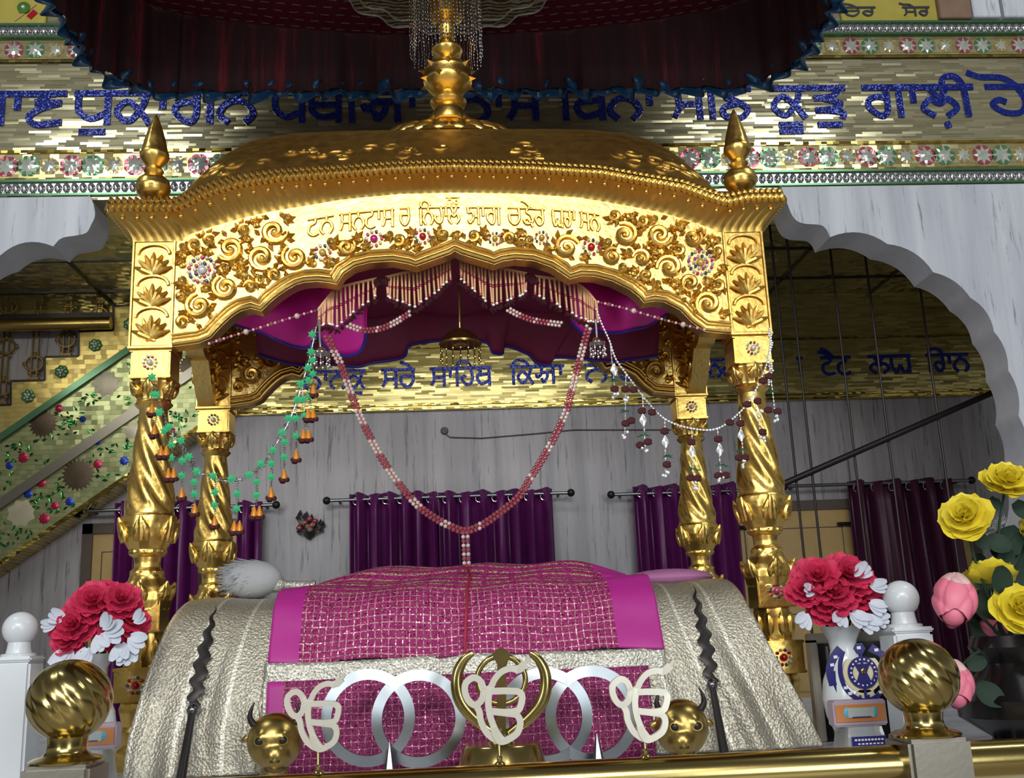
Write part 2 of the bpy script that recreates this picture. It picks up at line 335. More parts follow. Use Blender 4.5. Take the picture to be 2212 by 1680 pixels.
class MB:
    def __init__(self): self.v, self.f, self.mi, self.uv = [], [], [], {}
    def add(self, vs, fs, mat=0):
        o = len(self.v); self.v += [tuple(p) for p in vs]
        for f in fs: self.f.append(tuple(i + o for i in f)); self.mi.append(mat)
        return o
    def box(self, x0, x1, y0, y1, z0, z1, mat=0, b=0):
        if b:
            bm = bmesh.new(); bmesh.ops.create_cube(bm, size=1)
            for q in bm.verts: q.co = Vector(((x0 + x1)/2 + q.co.x*(x1 - x0), (y0 + y1)/2 + q.co.y*(y1 - y0), (z0 + z1)/2 + q.co.z*(z1 - z0)))
            bmesh.ops.bevel(bm, geom=bm.edges[:], offset=b, segments=2, affect='EDGES')
            bm.verts.index_update(); self.add([q.co for q in bm.verts], [[q.index for q in f.verts] for f in bm.faces], mat); bm.free()
        else:
            self.add([(x, y, z) for z in (z0, z1) for y in (y0, y1) for x in (x0, x1)],
                     [(0, 2, 3, 1), (4, 5, 7, 6), (0, 1, 5, 4), (2, 6, 7, 3), (0, 4, 6, 2), (1, 3, 7, 5)], mat)
    def tube(self, pts, r, n=8, mat=0, closed=False, flat=1):
        pts = [Vector(p) for p in pts]; N = len(pts); R = r if isinstance(r, (list, tuple)) else [r]*N
        vs = []; up = None
        for i, p in enumerate(pts):
            a = pts[i - 1] if (i or closed) else p; b = pts[(i + 1) % N] if (i < N - 1 or closed) else p
            t = (b - a).normalized() if (b - a).length > 1e-9 else Vector((0, 0, 1))
            if up is None: up = t.cross(Vector((0, 1, 0)) if abs(t.y) < .9 else Vector((1, 0, 0))).normalized()
            up = (up - t*up.dot(t)).normalized(); w = t.cross(up)
            for k in range(n):
                c, s = math.cos(2*PI*k/n), math.sin(2*PI*k/n); vs.append(p + (up*c + w*s*flat)*R[i])
        fs = [(i*n + k, i*n + (k + 1) % n, ((i + 1) % N)*n + (k + 1) % n, ((i + 1) % N)*n + k) for i in range(N if closed else N - 1) for k in range(n)]
        if not closed: fs += [tuple(reversed(range(n))), tuple(range((N - 1)*n, N*n))]
        self.add(vs, fs, mat)
    def lathe(self, prof, c=(0, 0, 0), n=32, mat=0, mod=None, M3=None, cap=True):
        vs = []; N = len(prof)
        for r, z in prof:
            for k in range(n):
                a = 2*PI*k/n; q = r*(mod(a, z, r) if mod else 1)
                p = Vector((q*math.cos(a), q*math.sin(a), z))
                vs.append((M3 @ p if M3 else p) + Vector(c))
        fs = [(i*n + k, i*n + (k + 1) % n, (i + 1)*n + (k + 1) % n, (i + 1)*n + k) for i in range(N - 1) for k in range(n)]
        if cap: fs += [tuple(reversed(range(n))), tuple(range((N - 1)*n, N*n))]
        self.add(vs, fs, mat)
    def sph(self, c, r, n=10, m=6, mat=0, M3=None):
        r = r if isinstance(r, (tuple, list)) else (r, r, r)
        vs = []
        for i in range(1, m):
            t = PI*i/m
            for k in range(n): vs.append((math.sin(t)*math.cos(2*PI*k/n)*r[0], math.sin(t)*math.sin(2*PI*k/n)*r[1], math.cos(t)*r[2]))
        vs += [(0, 0, r[2]), (0, 0, -r[2])]
        vs = [(M3 @ Vector(q) if M3 else Vector(q)) + Vector(c) for q in vs]
        T, B = (m - 1)*n, (m - 1)*n + 1
        fs = [(i*n + k, (i + 1)*n + k, (i + 1)*n + (k + 1) % n, i*n + (k + 1) % n) for i in range(m - 2) for k in range(n)]
        fs += [(T, k, (k + 1) % n) for k in range(n)] + [(B, (m - 2)*n + (k + 1) % n, (m - 2)*n + k) for k in range(n)]
        self.add(vs, fs, mat)
    def prism(self, poly, y0, y1, mat=0, back=True, side=None, ax='y'):
        """outline given as (x, z) pairs, thickness from y0 to y1 (or (y, z) pairs and x0 to x1)"""
        P = [Vector((p[0], p[1], 0)) for p in poly]; N = len(P)
        tri = tessellate_polygon([P])
        mk = (lambda a, b, t: (a, t, b)) if ax == 'y' else (lambda a, b, t: (t, a, b)) if ax == 'x' else (lambda a, b, t: (a, b, t))
        vs = [mk(p.x, p.y, y0) for p in P] + [mk(p.x, p.y, y1) for p in P]
        o = self.add(vs, [t for t in tri] + ([tuple(i + N for i in reversed(t)) for t in tri] if back else []), mat)
        for i in range(N):
            j = (i + 1) % N; self.f.append((o + i, o + j, o + j + N, o + i + N)); self.mi.append(mat if side is None else side)
    def grid(self, fn, nu, nv, mat=0, matf=None, uvf=None):
        vs = [fn(i/nu, j/nv) for j in range(nv + 1) for i in range(nu + 1)]
        o = len(self.v); self.v += [tuple(p) for p in vs]
        for j in range(nv):
            for i in range(nu):
                k = len(self.f)
                self.f.append(tuple(o + q for q in (j*(nu + 1) + i, j*(nu + 1) + i + 1, (j + 1)*(nu + 1) + i + 1, (j + 1)*(nu + 1) + i)))
                self.mi.append(matf((i + .5)/nu, (j + .5)/nv) if matf else mat)
                self.uv[k] = [(a/nu, b/nv) if not uvf else uvf(a/nu, b/nv) for a, b in ((i, j), (i + 1, j), (i + 1, j + 1), (i, j + 1))]
    def build(self, name, mats, parent=None, loc=None, solid=0, keep=False):
        base = Vector(BASE.get(parent.name, (0, 0, 0))) if parent else Vector(loc or (0, 0, 0))
        me = bpy.data.meshes.new(name)
        me.from_pydata([(p[0] - base.x, p[1] - base.y, p[2] - base.z) for p in self.v], [], self.f)
        for q in (mats if isinstance(mats, (list, tuple)) else [mats]): me.materials.append(M[q] if isinstance(q, str) else q)
        me.polygons.foreach_set('material_index', self.mi)
        if self.uv:
            L = me.uv_layers.new(name='UVMap')
            for k, q in self.uv.items():
                for li, uvc in zip(me.polygons[k].loop_indices, q): L.data[li].uv = uvc
        if not keep:
            bm = bmesh.new(); bm.from_mesh(me); bmesh.ops.recalc_face_normals(bm, faces=bm.faces[:]); bm.to_mesh(me); bm.free()
        me.polygons.foreach_set('use_smooth', [True]*len(me.polygons)); me.set_sharp_from_angle(angle=math.radians(42))
        me.update()
        o = bpy.data.objects.new(name, me); COL.objects.link(o)
        if parent: o.parent = parent; BASE[o.name] = tuple(base)
        else: o.location = base; BASE[o.name] = tuple(base)
        if solid:
            s = o.modifiers.new('thick', 'SOLIDIFY'); s.thickness = solid; s.offset = 0
        return o

def tag(o, label, cat, group=None, kind=None):
    o['label'] = label; o['category'] = cat
    if group: o['group'] = group
    if kind: o['kind'] = kind
    return o

def thing(name, loc, label, cat, group=None):
    o = bpy.data.objects.new(name, None); o.empty_display_size = .05; COL.objects.link(o); o.location = loc
    BASE[o.name] = tuple(loc)
    return tag(o, label, cat, group)

def struct(mb, name, mats, parent=None, **kw):
    o = mb.build(name, mats, parent, **kw)
    if not parent: o['kind'] = 'structure'
    return o

def copy_tree(o, parent=None):
    c = o.copy(); COL.objects.link(c)
    if parent: c.parent = parent
    for ch in o.children: copy_tree(ch, c)
    return c

def spline(P, per=8, closed=False):
    P = [Vector(p) for p in P]; N = len(P); out = []
    for i in range(N if closed else N - 1):
        a = P[i - 1] if (i or closed) else P[0]; b = P[i]; c = P[(i + 1) % N]; d = P[(i + 2) % N] if (i + 2 < N or closed) else P[-1]
        for k in range(per):
            t = k/per
            out.append(.5*((2*b) + (c - a)*t + (2*a - 5*b + 4*c - d)*t*t + (3*b - a - 3*c + d)*t**3))
    if not closed: out.append(P[-1])
    return out

def interp(x, xs, ys):
    if x <= xs[0]: return ys[0]
    for i in range(len(xs) - 1):
        if x <= xs[i + 1]: return ys[i] + (ys[i + 1] - ys[i])*(x - xs[i])/(xs[i + 1] - xs[i])
    return ys[-1]

def strip(mb, pts, w, y, t, mat=0, to3=None):
    """flat stroke of width w along 2D points (x, z), raised from y to y - t"""
    P = [Vector(p) for p in pts]; N = len(P); L = []; Rr = []
    for i in range(N):
        a, b = P[max(i - 1, 0)], P[min(i + 1, N - 1)]; d = (b - a)
        if d.length < 1e-9: d = Vector((1, 0))
        d.normalize(); nrm = Vector((-d.y, d.x)); L.append(P[i] + nrm*w/2); Rr.append(P[i] - nrm*w/2)
    to3 = to3 or (lambda q, yy: (q.x, yy, q.y))
    ty = [y - t - .0016*i/N for i in range(N)]
    vs = [to3(q, ty[i]) for i, q in enumerate(L)] + [to3(q, ty[i]) for i, q in enumerate(Rr)] + [to3(q, y) for q in L] + [to3(q, y) for q in Rr]
    fs = []
    for i in range(N - 1):
        fs += [(i, i + 1, N + i + 1, N + i), (i, 2*N + i, 2*N + i + 1, i + 1), (N + i, N + i + 1, 3*N + i + 1, 3*N + i)]
    fs += [(0, N, 3*N, 2*N), (N - 1, 3*N - 1, 4*N - 1, 2*N - 1)]
    mb.add(vs, fs, mat)

# strokes of the Gurmukhi letters: (advance, curves, straight lines); headline at 0, foot at -1
G = {
 'pa': (.95, [[(.12, 0), (.1, -.3), (.15, -.6), (.42, -.8), (.78, -.62)]], [[(.8, 0), (.8, -1)]]),
 'ka': (.95, [[(.76, 0), (.66, -.45), (.35, -.9), (.07, -.6), (.3, -.27), (.6, -.55), (.85, -1)]], []),
 'aa': (.38, [], [[(.2, 0), (.2, -.52)]]),
 'ga': (1.12, [[(.62, 0), (.62, -.7), (.45, -.95), (.15, -.68), (.15, -.42), (.38, -.3), (.62, -.36)]], [[(.95, 0), (.95, -1)]]),
 'na': (.95, [[(.28, -.97), (.06, -.7), (.2, -.38), (.46, -.27), (.72, -.38), (.86, -.7), (.66, -.97)]], [[(.46, 0), (.46, -.27)]]),
 'kha': (.95, [[(.12, 0), (.1, -.3), (.13, -.65), (.4, -.82), (.76, -.72)]], [[(.14, -.42), (.78, -.42)], [(.8, 0), (.8, -1)]]),
 'ii': (.42, [[(-.4, .12), (-.3, .34), (-.05, .36), (.12, .15), (.18, -.25)]], [[(.18, -.2), (.2, -1)]]),
 'a': (1.15, [[(.36, 0), (.33, -.42), (.15, -.6), (.06, -.42)], [(.62, -.3), (.64, -.6), (.44, -.88), (.34, -.66)]], [[(.34, -.36), (.96, -.32)], [(.96, 0), (.96, -1)]]),
 'ma': (.98, [[(.22, 0), (.24, -.6), (.08, -.92)]], [[(.22, -.5), (.8, -.5)], [(.82, 0), (.82, -1)]]),
 'sa': (.98, [[(.22, 0), (.24, -.6), (.08, -.92)]], [[(.22, -.5), (.8, -.5)], [(.82, 0), (.82, -1)]]),
 'i': (.36, [[(.2, -.1), (.2, 0), (.26, .26), (.52, .38), (.84, .28), (.98, .08)]], [[(.2, 0), (.2, -1)]]),
 'ba': (.98, [[(.14, -.02), (.34, -.22), (.14, -.55), (.36, -.88), (.82, -.72)], [(.3, -.4), (.8, -.34)]], [[(.82, 0), (.84, -1)]]),
 'bha': (1.0, [[(.78, -.06), (.24, -.26), (.62, -.46), (.18, -.62), (.2, -.9), (.62, -.96), (.86, -.7), (.62, -.46)]], []),
 'uu': (0, [], [[(-.8, -1.2), (-.2, -1.2)], [(-.8, -1.42), (-.2, -1.42)]]),
 'u': (0, [], [[(-.8, -1.22), (-.18, -1.22)]]),
 'ra2': (.98, [[(.86, 0), (.6, -.28), (.16, -.34)], [(.35, -.33), (.82, -.52), (.56, -.7), (.16, -.74)], [(.4, -.74), (.84, -.82), (.82, -1.02)]], []),
 'la': (1.02, [[(.34, -.97), (.06, -.7), (.26, -.4), (.5, -.55), (.74, -.4), (.94, -.7), (.66, -.97)]], [[(.26, 0), (.5, -.42)], [(.74, 0), (.5, -.42)]]),
 'dot': (0, [], [[(-.42, -1.16), (-.36, -1.36)]]),
 'ha': (.85, [[(.6, 0), (.72, -.5), (.6, -.86), (.3, -.86), (.1, -.6), (.22, -.44), (.36, -.52)]], []),
 'o': (0, [[(-1.15, .5), (-.9, .34), (-.5, .3), (-.24, 0)]], []),
 'e': (0, [[(-.85, .42), (-.5, .3), (-.2, 0)]], []),
 'ai': (0, [[(-.95, .34), (-.6, .24), (-.3, 0)], [(-.8, .52), (-.45, .36), (-.12, 0)]], []),
 'nna': (.95, [[(.55, 0), (.38, -.2), (.22, -.28)], [(.82, -.3), (.36, -.48), (.1, -.74), (.3, -.98), (.86, -.9)]], [[(.22, -.28), (.84, -.3)]]),
 'ca': (.92, [[(.76, 0), (.8, -.6), (.5, -.96), (.16, -.76), (.1, -.38)]], [[(.1, -.38), (.78, -.36)]]),
 'ta': (.85, [[(.55, 0), (.5, -.25), (.15, -.4), (.1, -.75), (.4, -.95), (.76, -.86)]], []),
 'ra': (.8, [[(.6, 0), (.6, -.7), (.35, -.92), (.12, -.6), (.3, -.4), (.58, -.5)]], []),
 'gha': (1.05, [[(.1, 0), (.1, -.6), (.3, -.92), (.5, -.5)], [(.5, -.5), (.65, -.92), (.9, -.75)]], [[(.92, 0), (.92, -1)]]),
 'da': (.9, [[(.5, 0), (.4, -.22), (.7, -.42), (.78, -.75), (.4, -.9), (.2, -.7), (.5, -.62), (.8, -1.05)]], []),
 'danda': (.4, [], [[(.2, .05), (.2, -1)]]),
 'ja': (1.0, [[(.1, -.35), (.4, -.3), (.5, -.6), (.25, -.9), (.12, -.72)]], [[(.1, -.02), (.1, -.35)], [(.48, -.55), (.84, -.55)], [(.86, 0), (.86, -1)]]),
}

def word(mb, letters, x0, x1, ztop, h, y, t=.004, mat=0, wd=.17, head=True, to3=None, wrap=None, tube=False):
    """letters (space separated names) fitted between x0 and x1 under a headline at ztop"""
    L = letters.split(); W_ = sum(G[k][0] for k in L) or 1
    sx = (x1 - x0)/W_; cx = 0
    cnt = [0]
    def put(pts):
        cnt[0] += 1
        P = [(x0 + (cx + p[0])*sx, ztop + p[1]*h) for p in pts]
        if wrap: P = [wrap(p) for p in P]
        if tube: mb.tube([(p[0], y - .002, p[1]) for p in P], wd*h*.5, 6); return
        strip(mb, P, wd*h, y, t + .0004*(cnt[0] % 12), mat, to3)
    for k in L:
        a, cs, ls = G[k]
        for c in cs: put([(q.x, q.y) for q in spline([(p[0], p[1]) for p in c], 5)])
        for s in ls: put(s)
        cx += a
    if head:
        cx = 0; n = 8; put([(W_*i/n, 0) for i in range(n + 1)])

# ------------------------------------------------------------------ the setting
YB, YW = 2.2, 4.5            # face of the mirrored arcade beam; back wall
def zb(py): return at(67, py, YB).z

mb = MB(); mb.box(-9, 9.5, -10, 7, -.1, 0); struct(mb, 'floor', 'floor')
mb = MB(); mb.box(-8, 8.5, YW, YW + .2, 0, 3.04); struct(mb, 'wall_back', 'marble_wall')
mb = MB(); mb.box(-8, 8.5, YW - .03, YW + .2, 3.04, 4.0)
for z in (3.045, 3.075, 3.5): mb.box(-8, 8.5, YW - .045, YW - .03, z, z + .014, 1)
tb = struct(mb, 'trim_1', ['mirror_inner', 'yellow_line'])
mb = MB(); mb.box(-5.2, at(330, 760, YW - .06).x, YW - .06, YW - .03, 3.0, at(100, 712, YW - .06).z); struct(mb, 'trim_10', 'marble_wall')
mb = MB()
Z0 = at(984, 795, YW - .04).z; hh = .135
for wtxt, a, b, py in (('na aa na ka u', 655, 790, 801), ('sa ca e', 823, 897, 799), ('sa aa i ha ba', 928, 1062, 796), ('i ka a aa', 1100, 1218, 789), ('na i ha aa la', 1262, 1450, 783), ('na ha', 1530, 1580, 776), ('danda', 1720, 1734, 772), ('ta ai ta', 1772, 1838, 770), ('la gha', 1875, 1968, 768), ('i ra aa na', 2000, 2092, 766)):
    p0, p1 = at(a, py, YW - .04), at(b, py, YW - .04)
    word(mb, wtxt, p0.x, p1.x, Z0 if a < 1500 else Z0 + .012, hh, YW - .03, .006)
mb.build('inscription', 'blue_letter', tb)

mb = MB(); mb.box(-8, 8.5, YB, YW, 3.86, 3.92)
for x in (-3.2, -2.4, -1.6, -.8, 0, .8, 1.6, 2.4, 3.2, 4): mb.box(x - .012, x + .012, YB + .4, YW, 3.85, 3.86, 1)
for y in (2.9, 3.5, 4.1): mb.box(-5.2, 6, y - .012, y + .012, 3.85, 3.86, 1)
struct(mb, 'ceiling', ['mirror_ceiling', 'dark'])

# mirrored beam over the arcade, with its inscription and mouldings
zs = zb(437)
mb = MB(); mb.box(-8, 8.5, YB, YB + .45, zs, 6.0, 0)
mb.box(-8, 8.5, YB - .02, YB, zs, zb(424), 1)
for i in range(-10, 13): mb.box(i*.4 - .008, i*.4 + .008, YB + .05, YB + .4, zs - .006, zs, 2)
wf = struct(mb, 'wall_front', ['mirror_gold', 'mirror_gold', 'dark'])
mb = MB(); z0 = zb(204); h = zb(204) - zb(272)
for wtxt, a, b in (('sa aa nna', -70, 146), ('pa u ka aa ga na', 162, 556), ('pa kha ii a aa', 586, 905), ('na aa ma', 985, 1168), ('i ba na aa', 1204, 1416), ('sa i bha', 1446, 1622), ('ka uu ra2 u', 1662, 1826), ('ga aa la dot ii', 1862, 2102), ('ha o', 2128, 2226)):
    word(mb, wtxt, at(a, 200, YB).x, at(b, 200, YB).x, z0, h, YB, .006, 0, .19)
mb.build('inscription', 'blue_letter', wf)

def beads(name, zlo, zhi):
    mb = MB(); zc = (zlo + zhi)/2; g = (zhi - zlo)
    mb.box(-8, 8.5, YB - .02, YB, zlo, zhi, 2)
    mb.box(-8, 8.5, YB - .035, YB, zlo - .006, zlo + .006, 1); mb.box(-8, 8.5, YB - .035, YB, zhi - .006, zhi + .006, 1)
    x = -2.6
    while x < 3.6: mb.sph((x, YB - .026, zc), (.019, .014, g*.34), 10, 6, 0); x += .0415
    return struct(mb, name, ['pearl_bead', 'green_trim', 'silver'])
beads('trim_2', zb(426), zb(396)); beads('trim_3', zb(86), zb(60))

def rosettes(name, zlo, zhi, shift):
    mb = MB(); zc = (zlo + zhi)/2; R = (zhi - zlo)*.44
    mb.box(-8, 8.5, YB - .006, YB, zlo, zhi, 0)
    mb.box(-8, 8.5, YB - .012, YB, zlo - .02, zlo, 5); mb.box(-8, 8.5, YB - .012, YB, zhi, zhi + .02, 5)
    x = -2.6 + shift; i = 0; y = YB - .008
    while x < 3.6:
        k = i % 3; r = R*(.82 if k == 2 else 1); N = 8
        P = lambda a, q, yy=y: (x + q*math.cos(a), yy, zc + q*math.sin(a))
        for j in range(N):
            a = 2*PI*j/N; b = PI/N
            mb.add([P(0, 0, y - .006), P(a - b, r*.5), P(a, r, y + .001), P(a + b, r*.5)], [(0, 1, 2, 3)], 1)
            mb.add([P(a - b, r*.52), P(a - 2*b + .06, r*.96), P(a - b, r*1.02), P(a - .06, r*.96)], [(0, 1, 2), (0, 2, 3)], 2 + k)
        x += .1075; i += 1
    return struct(mb, name, ['band', 'star_silver', 'petal_red', 'petal_green', 'petal_gold', 'yellow_line'])
rosettes('trim_4', zb(386), zb(334), .03); rosettes('trim_5', zb(130), zb(88), .02)

# painted panels and stone above the beam
def upper(name, a, b, mat, zt=5.9, d=.02):
    mb = MB(); mb.box(at(a, 40, YB).x, at(b, 40, YB).x, YB - d, YB, zb(56), zt, 0, .004); return mb
mb = upper('x', -90, 102, 'notice'); o = struct(mb, 'trim_6', 'notice')
mb = MB(); c = at(52, 18, YB - .022)
mb.lathe([(.001, 0), (.035, 0), (.033, .01), (.001, .014)], c, 20, 0, M3=Matrix.Rotation(PI/2, 3, 'X')); mb.sph((c.x, c.y - .012, c.z), .011, 10, 6, 1)
strip(mb, [(at(35, 48, YB).x, zb(50)), (at(82, 12, YB).x, zb(14))], .012, YB - .02, .006, 2)
strip(mb, [(at(66, 40, YB).x, zb(44)), (at(80, 40, YB).x, zb(30))], .03, YB - .02, .006, 3)
mb.build('glass_inlay', ['green_disc', 'clear_gem', 'wood', 'ruby'], o)
o = struct(upper('x', 1815, 2022, 'notice'), 'trim_7', 'notice')
mb = MB()
for wtxt, a, b in (('ca e ra', 1820, 1890), ('ma o ra', 1948, 2006)):
    word(mb, wtxt, at(a, 14, YB - .02).x, at(b, 14, YB - .02).x, zb(26), .055, YB - .02, .004, 0, .2)
mb.build('inscription', 'notice_ink', o)
struct(upper('x', 2022, 2090, 0, d=.05), 'trim_8', 'brown_stone')
mb = upper('x', 2092, 2150, 0, d=.06); mb.box(at(2158, 40, YB).x, 4.2, YB - .06, YB, zb(56), 5.9, 0, .004); struct(mb, 'trim_9', 'marble_white')

# the two marble haunches of the wide cusped arch
def haunch(name, edge, top, outer):
    P = [at(x, y, YB - .04) for x, y in edge]
    P = [(q.x, q.z) for q in P]
    pol = spline(P, 1)
    pts = [(q.x, q.y) for q in pol]
    zt = zs + .01
    poly = [(pts[0][0], zt)] + pts + [(pts[-1][0], 0), (outer, 0), (outer, zt)]
    mb = MB(); mb.prism(poly, YB - .04, YB + .19, 0, True, 1)
    return struct(mb, name, ['marble_white', 'marble_edge'])
def arcs(pts, bulge):
    """cusped edge: every span between two cusps bowed outwards"""
    out = []
    for (a, b), k in zip(zip(pts, pts[1:]), bulge):
        ax, ay = a; bx, by = b; n = 8
        nx, ny = (by - ay), -(bx - ax)
        for i in range(n):
            t = i/n; s = 4*t*(1 - t)*k; out.append((ax + (bx - ax)*t + nx*s, ay + (by - ay)*t + ny*s))
    out.append(pts[-1]); return out
R_EDGE = spline([(x, y, 0) for x, y in [(1686, 400), (1699, 435), (1713, 468), (1733, 482), (1773, 486), (1787, 498)]], 4) + [Vector(q + (0,)) for q in arcs([(1793, 512), (1917, 527), (2016, 588), (2096, 643), (2147, 716), (2178, 800), (2200, 898), (2217, 1010), (2222, 1130)], (.14, .12, .1, .12, .1, .1, .1, .1))]
haunch('wall_right', [(q.x, q.y) for q in R_EDGE], 0, 3.7)
L_EDGE = spline([(x, y, 0) for x, y in [(192, 420), (202, 441), (205, 466), (197, 485), (187, 502), (167, 508), (140, 512), (127, 518)]], 4) + [Vector(q + (0,)) for q in arcs([(115, 532), (0, 552), (-90, 640), (-150, 760), (-190, 900), (-200, 1100)], (-.16, -.14, -.12, -.12, -.12))]
haunch('wall_left', [(q.x, q.y) for q in L_EDGE], 0, -3.4)

# doors in the back wall
def door(name, a, b, ptop):
    p0, p1 = at(a, ptop, YW), at(b, ptop, YW); z = p0.z
    mb = MB()
    for x in (p0.x, p1.x - .07): mb.box(x, x + .07, YW - .05, YW, 0, z)
    mb.box(p0.x, p1.x, YW - .05, YW, z - .07, z)
    o = struct(mb, name, 'wood_dark')
    mb = MB(); xm = (p0.x + p1.x)/2
    for xa, xb in ((p0.x + .07, xm - .012), (xm + .012, p1.x - .07)):
        mb.box(xa, xb, YW - .03, YW, 0, z - .07, 0)
        for za, zc in ((.2, .85), (.98, 1.5), (1.6, z - .2)):
            mb.box(xa + .07, xb - .07, YW - .045, YW - .03, za, zc, 0, .008)
            for q in (xa + .06, xb - .07): mb.box(q, q + .008, YW - .032, YW - .028, za, zc, 1)
            mb.box(xa + .06, xb - .06, YW - .032, YW - .028, zc, zc + .008, 1)
    mb.build('door_leaf', ['wood', 'wood_dark'], o)
    return o
d1 = door('door_1', 184, 560, 1133)
d2 = door('door_2', 1560, 2100, 1088)
mb = MB()
for x in (at(1840, 1150, YW).x, at(1610, 1150, YW).x): mb.tube([(x - .12, YW - .06, 2.12), (x + .12, YW - .06, 2.12)], .014, 8)
mb.build('latch_bar', 'dark_steel', d2)

# curtains and their rods
def curtain_rod(a, b, py, label):
    p0, p1 = at(a, py, YW - .14), at(b, py, YW - .14); z = p0.z
    t = thing('curtain_rod', ((p0.x + p1.x)/2, YW - .14, z), label, 'curtain rod')
    mb = MB(); mb.tube([(p0.x, YW - .14, z), (p1.x, YW - .14, z)], .012, 10); mb.build('pole', 'steel', t)
    for x, s in ((p0.x, -1), (p1.x, 1)):
        mb = MB(); mb.sph((x + s*.02, YW - .14, z), .028, 12, 8); mb.build('finial', 'dark_steel', t)
    for x in (p0.x + .06, p1.x - .06):
        mb = MB(); mb.tube([(x, YW - .14, z), (x, YW, z)], .009, 8); mb.build('bracket', 'dark_steel', t)
    return z
def curtain(a, b, py, folds, mat, label, flare=0, group=None, zoff=.05):
    p0, p1 = at(a, py, YW - .14), at(b, py, YW - .14); z = p0.z + zoff; w = p1.x - p0.x
    t = thing('curtain', ((p0.x + p1.x)/2, YW - .14, 0), label, 'curtain', group)
    mb = MB()
    def fn(u, v):
        ph = u*folds*2*PI
        return (p0.x + u*w + flare*(1 - v)*(u - .2), YW - .14 + .05*math.sin(ph + .5*math.sin(u*9)) + .012*math.sin(ph*2.3 + v*3), .12 + v*(z - .12 + .008*math.sin(ph*.5)))
    mb.grid(fn, folds*12, 14); mb.build('cloth', mat, t, solid=.004, keep=True)
    mb = MB()
    for i in range(folds):
        x = p0.x + (i + .5)/folds*w
        mb.tube([(x + .026*math.cos(k*PI/6), YW - .14 + .004*math.sin(k), z - zoff + .026*math.sin(k*PI/6)) for k in range(12)], .005, 6, 0, True)
    mb.build('eyelet_rings', 'silver', t)
curtain_rod(712, 1228, 1081, 'thin steel curtain rod with knob ends over the centre curtains')
curtain(755, 945, 1083, 6, 'purple', 'purple curtain covering the left half of the centre doorway', 0)
curtain(947, 1193, 1079, 7, 'purple', 'purple curtain covering the right half of the centre doorway', 0)
curtain_rod(1326, 1640, 1068, 'steel curtain rod behind the right rear gold post')
curtain(1368, 1592, 1066, 7, 'purple', 'purple curtain hanging behind the right rear gold post', 0)
curtain_rod(1700, 2095, 1050, 'steel curtain rod in the dim room beyond the marble arch')
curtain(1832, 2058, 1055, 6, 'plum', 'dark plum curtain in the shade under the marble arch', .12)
curtain_rod(176, 590, 1104, 'steel curtain rod passing behind both left gold posts')
curtain(248, 436, 1102, 6, 'purple', 'purple curtain between the two left gold posts', 0)
curtain(512, 566, 1100, 2, 'purple', 'narrow purple curtain just right of the left rear post', 0)

# small things on the back wall
t = thing('cable_clip', at(960, 930, YW), 'round dark clip on the marble wall with a thin cable', 'clip')
c = at(960, 930, YW - .01); mb = MB(); mb.lathe([(.001, -.012), (.024, -.012), (.028, 0), (.028, .02)], c, 16, M3=Matrix.Rotation(-PI/2, 3, 'X')); mb.build('disc', 'wood_dark', t)
mb = MB(); mb.tube([at(960, 935, YW - .012), at(972, 944, YW - .012), at(1040, 946, YW - .012), at(1160, 936, YW - .012), at(1240, 928, YW - .012), at(1320, 928, YW - .012), at(1450, 928, YW - .012)], .004, 6); mb.build('cable', 'wood_dark', t)
t = thing('wall_spray', at(668, 1150, YW - .03), 'small dried flower spray fixed on the marble wall', 'flower ornament')
mb = MB(); mb2 = MB(); r0 = at(668, 1165, YW - .03)
for i in range(15):
    a = PI*(.12 + .76*i/14); l = .07 + .08*rnd.random()
    q = (r0.x + .9*l*math.cos(a), r0.y - .02*rnd.random(), r0.z + l*1.25*math.sin(a))
    mb.tube([r0, ((r0.x + q[0])/2, q[1], (r0.z + q[2])/2 + .01), q], .0035, 5)
    mb.add([q, (q[0] + .02, q[1] - .01, q[2] + .012), (q[0] + .004, q[1], q[2] + .05), (q[0] - .018, q[1], q[2] + .015)], [(0, 1, 2, 3)])
for i in range(9): mb2.sph((r0.x + rnd.uniform(-.075, .075), r0.y - .03, r0.z + rnd.uniform(.06, .15)), (.021, .014, .018), 8, 5, i % 2)
mb.build('stems', 'dark', t); mb2.build('blossoms', ['petal_red', 'brown_stone'], t)

# ------------------------------------------------------------------ left: mirrored staircase
YS = 4.3
t = thing('staircase', at(200, 1000, YS), 'gold mirrored staircase rising to the right behind the left posts', 'staircase')
def S(x, y, d=0): q = at(x, y, YS - d); return (q.x, q.z)
steps = [(-70, 925), (-52, 925), (-52, 876), (24, 874), (24, 823), (97, 821), (97, 771), (170, 769), (170, 717), (245, 713), (245, 662), (318, 657), (318, 607), (392, 601), (392, 552), (466, 545), (466, 520), (560, 515)]
mb = MB(); mb.prism([S(*p) for p in steps] + [S(560, 560), S(-70, 992)], YS, YS + .2, 0, True, 0)
for a, b in zip(steps, steps[1:-1]): strip(mb, [S(*a), S(*b)], .014, YS, .006, 1)
mb.build('tread_panel', ['mirror_stair', 'dark'], t)
def band(name, a, b, mats, d):
    mb = MB(); mb.prism([S(-70, a), S(560, a - 432), S(560, b - 432), S(-70, b)], YS - d, YS + .2, 0); return mb.build(name, mats, t)
band('upper_moulding', 988, 1004, 'green_trim', .03)
um = band('upper_flower_panel', 1004, 1128, 'mirror_green', .0)
band('middle_moulding', 1128, 1152, 'steel_gold', .04)
lm = band('lower_flower_panel', 1152, 1262, 'mirror_green', .015)
band('lower_moulding', 1262, 1274, 'yellow_line', .03)
mb = MB()      # silver flowers on the tread panel
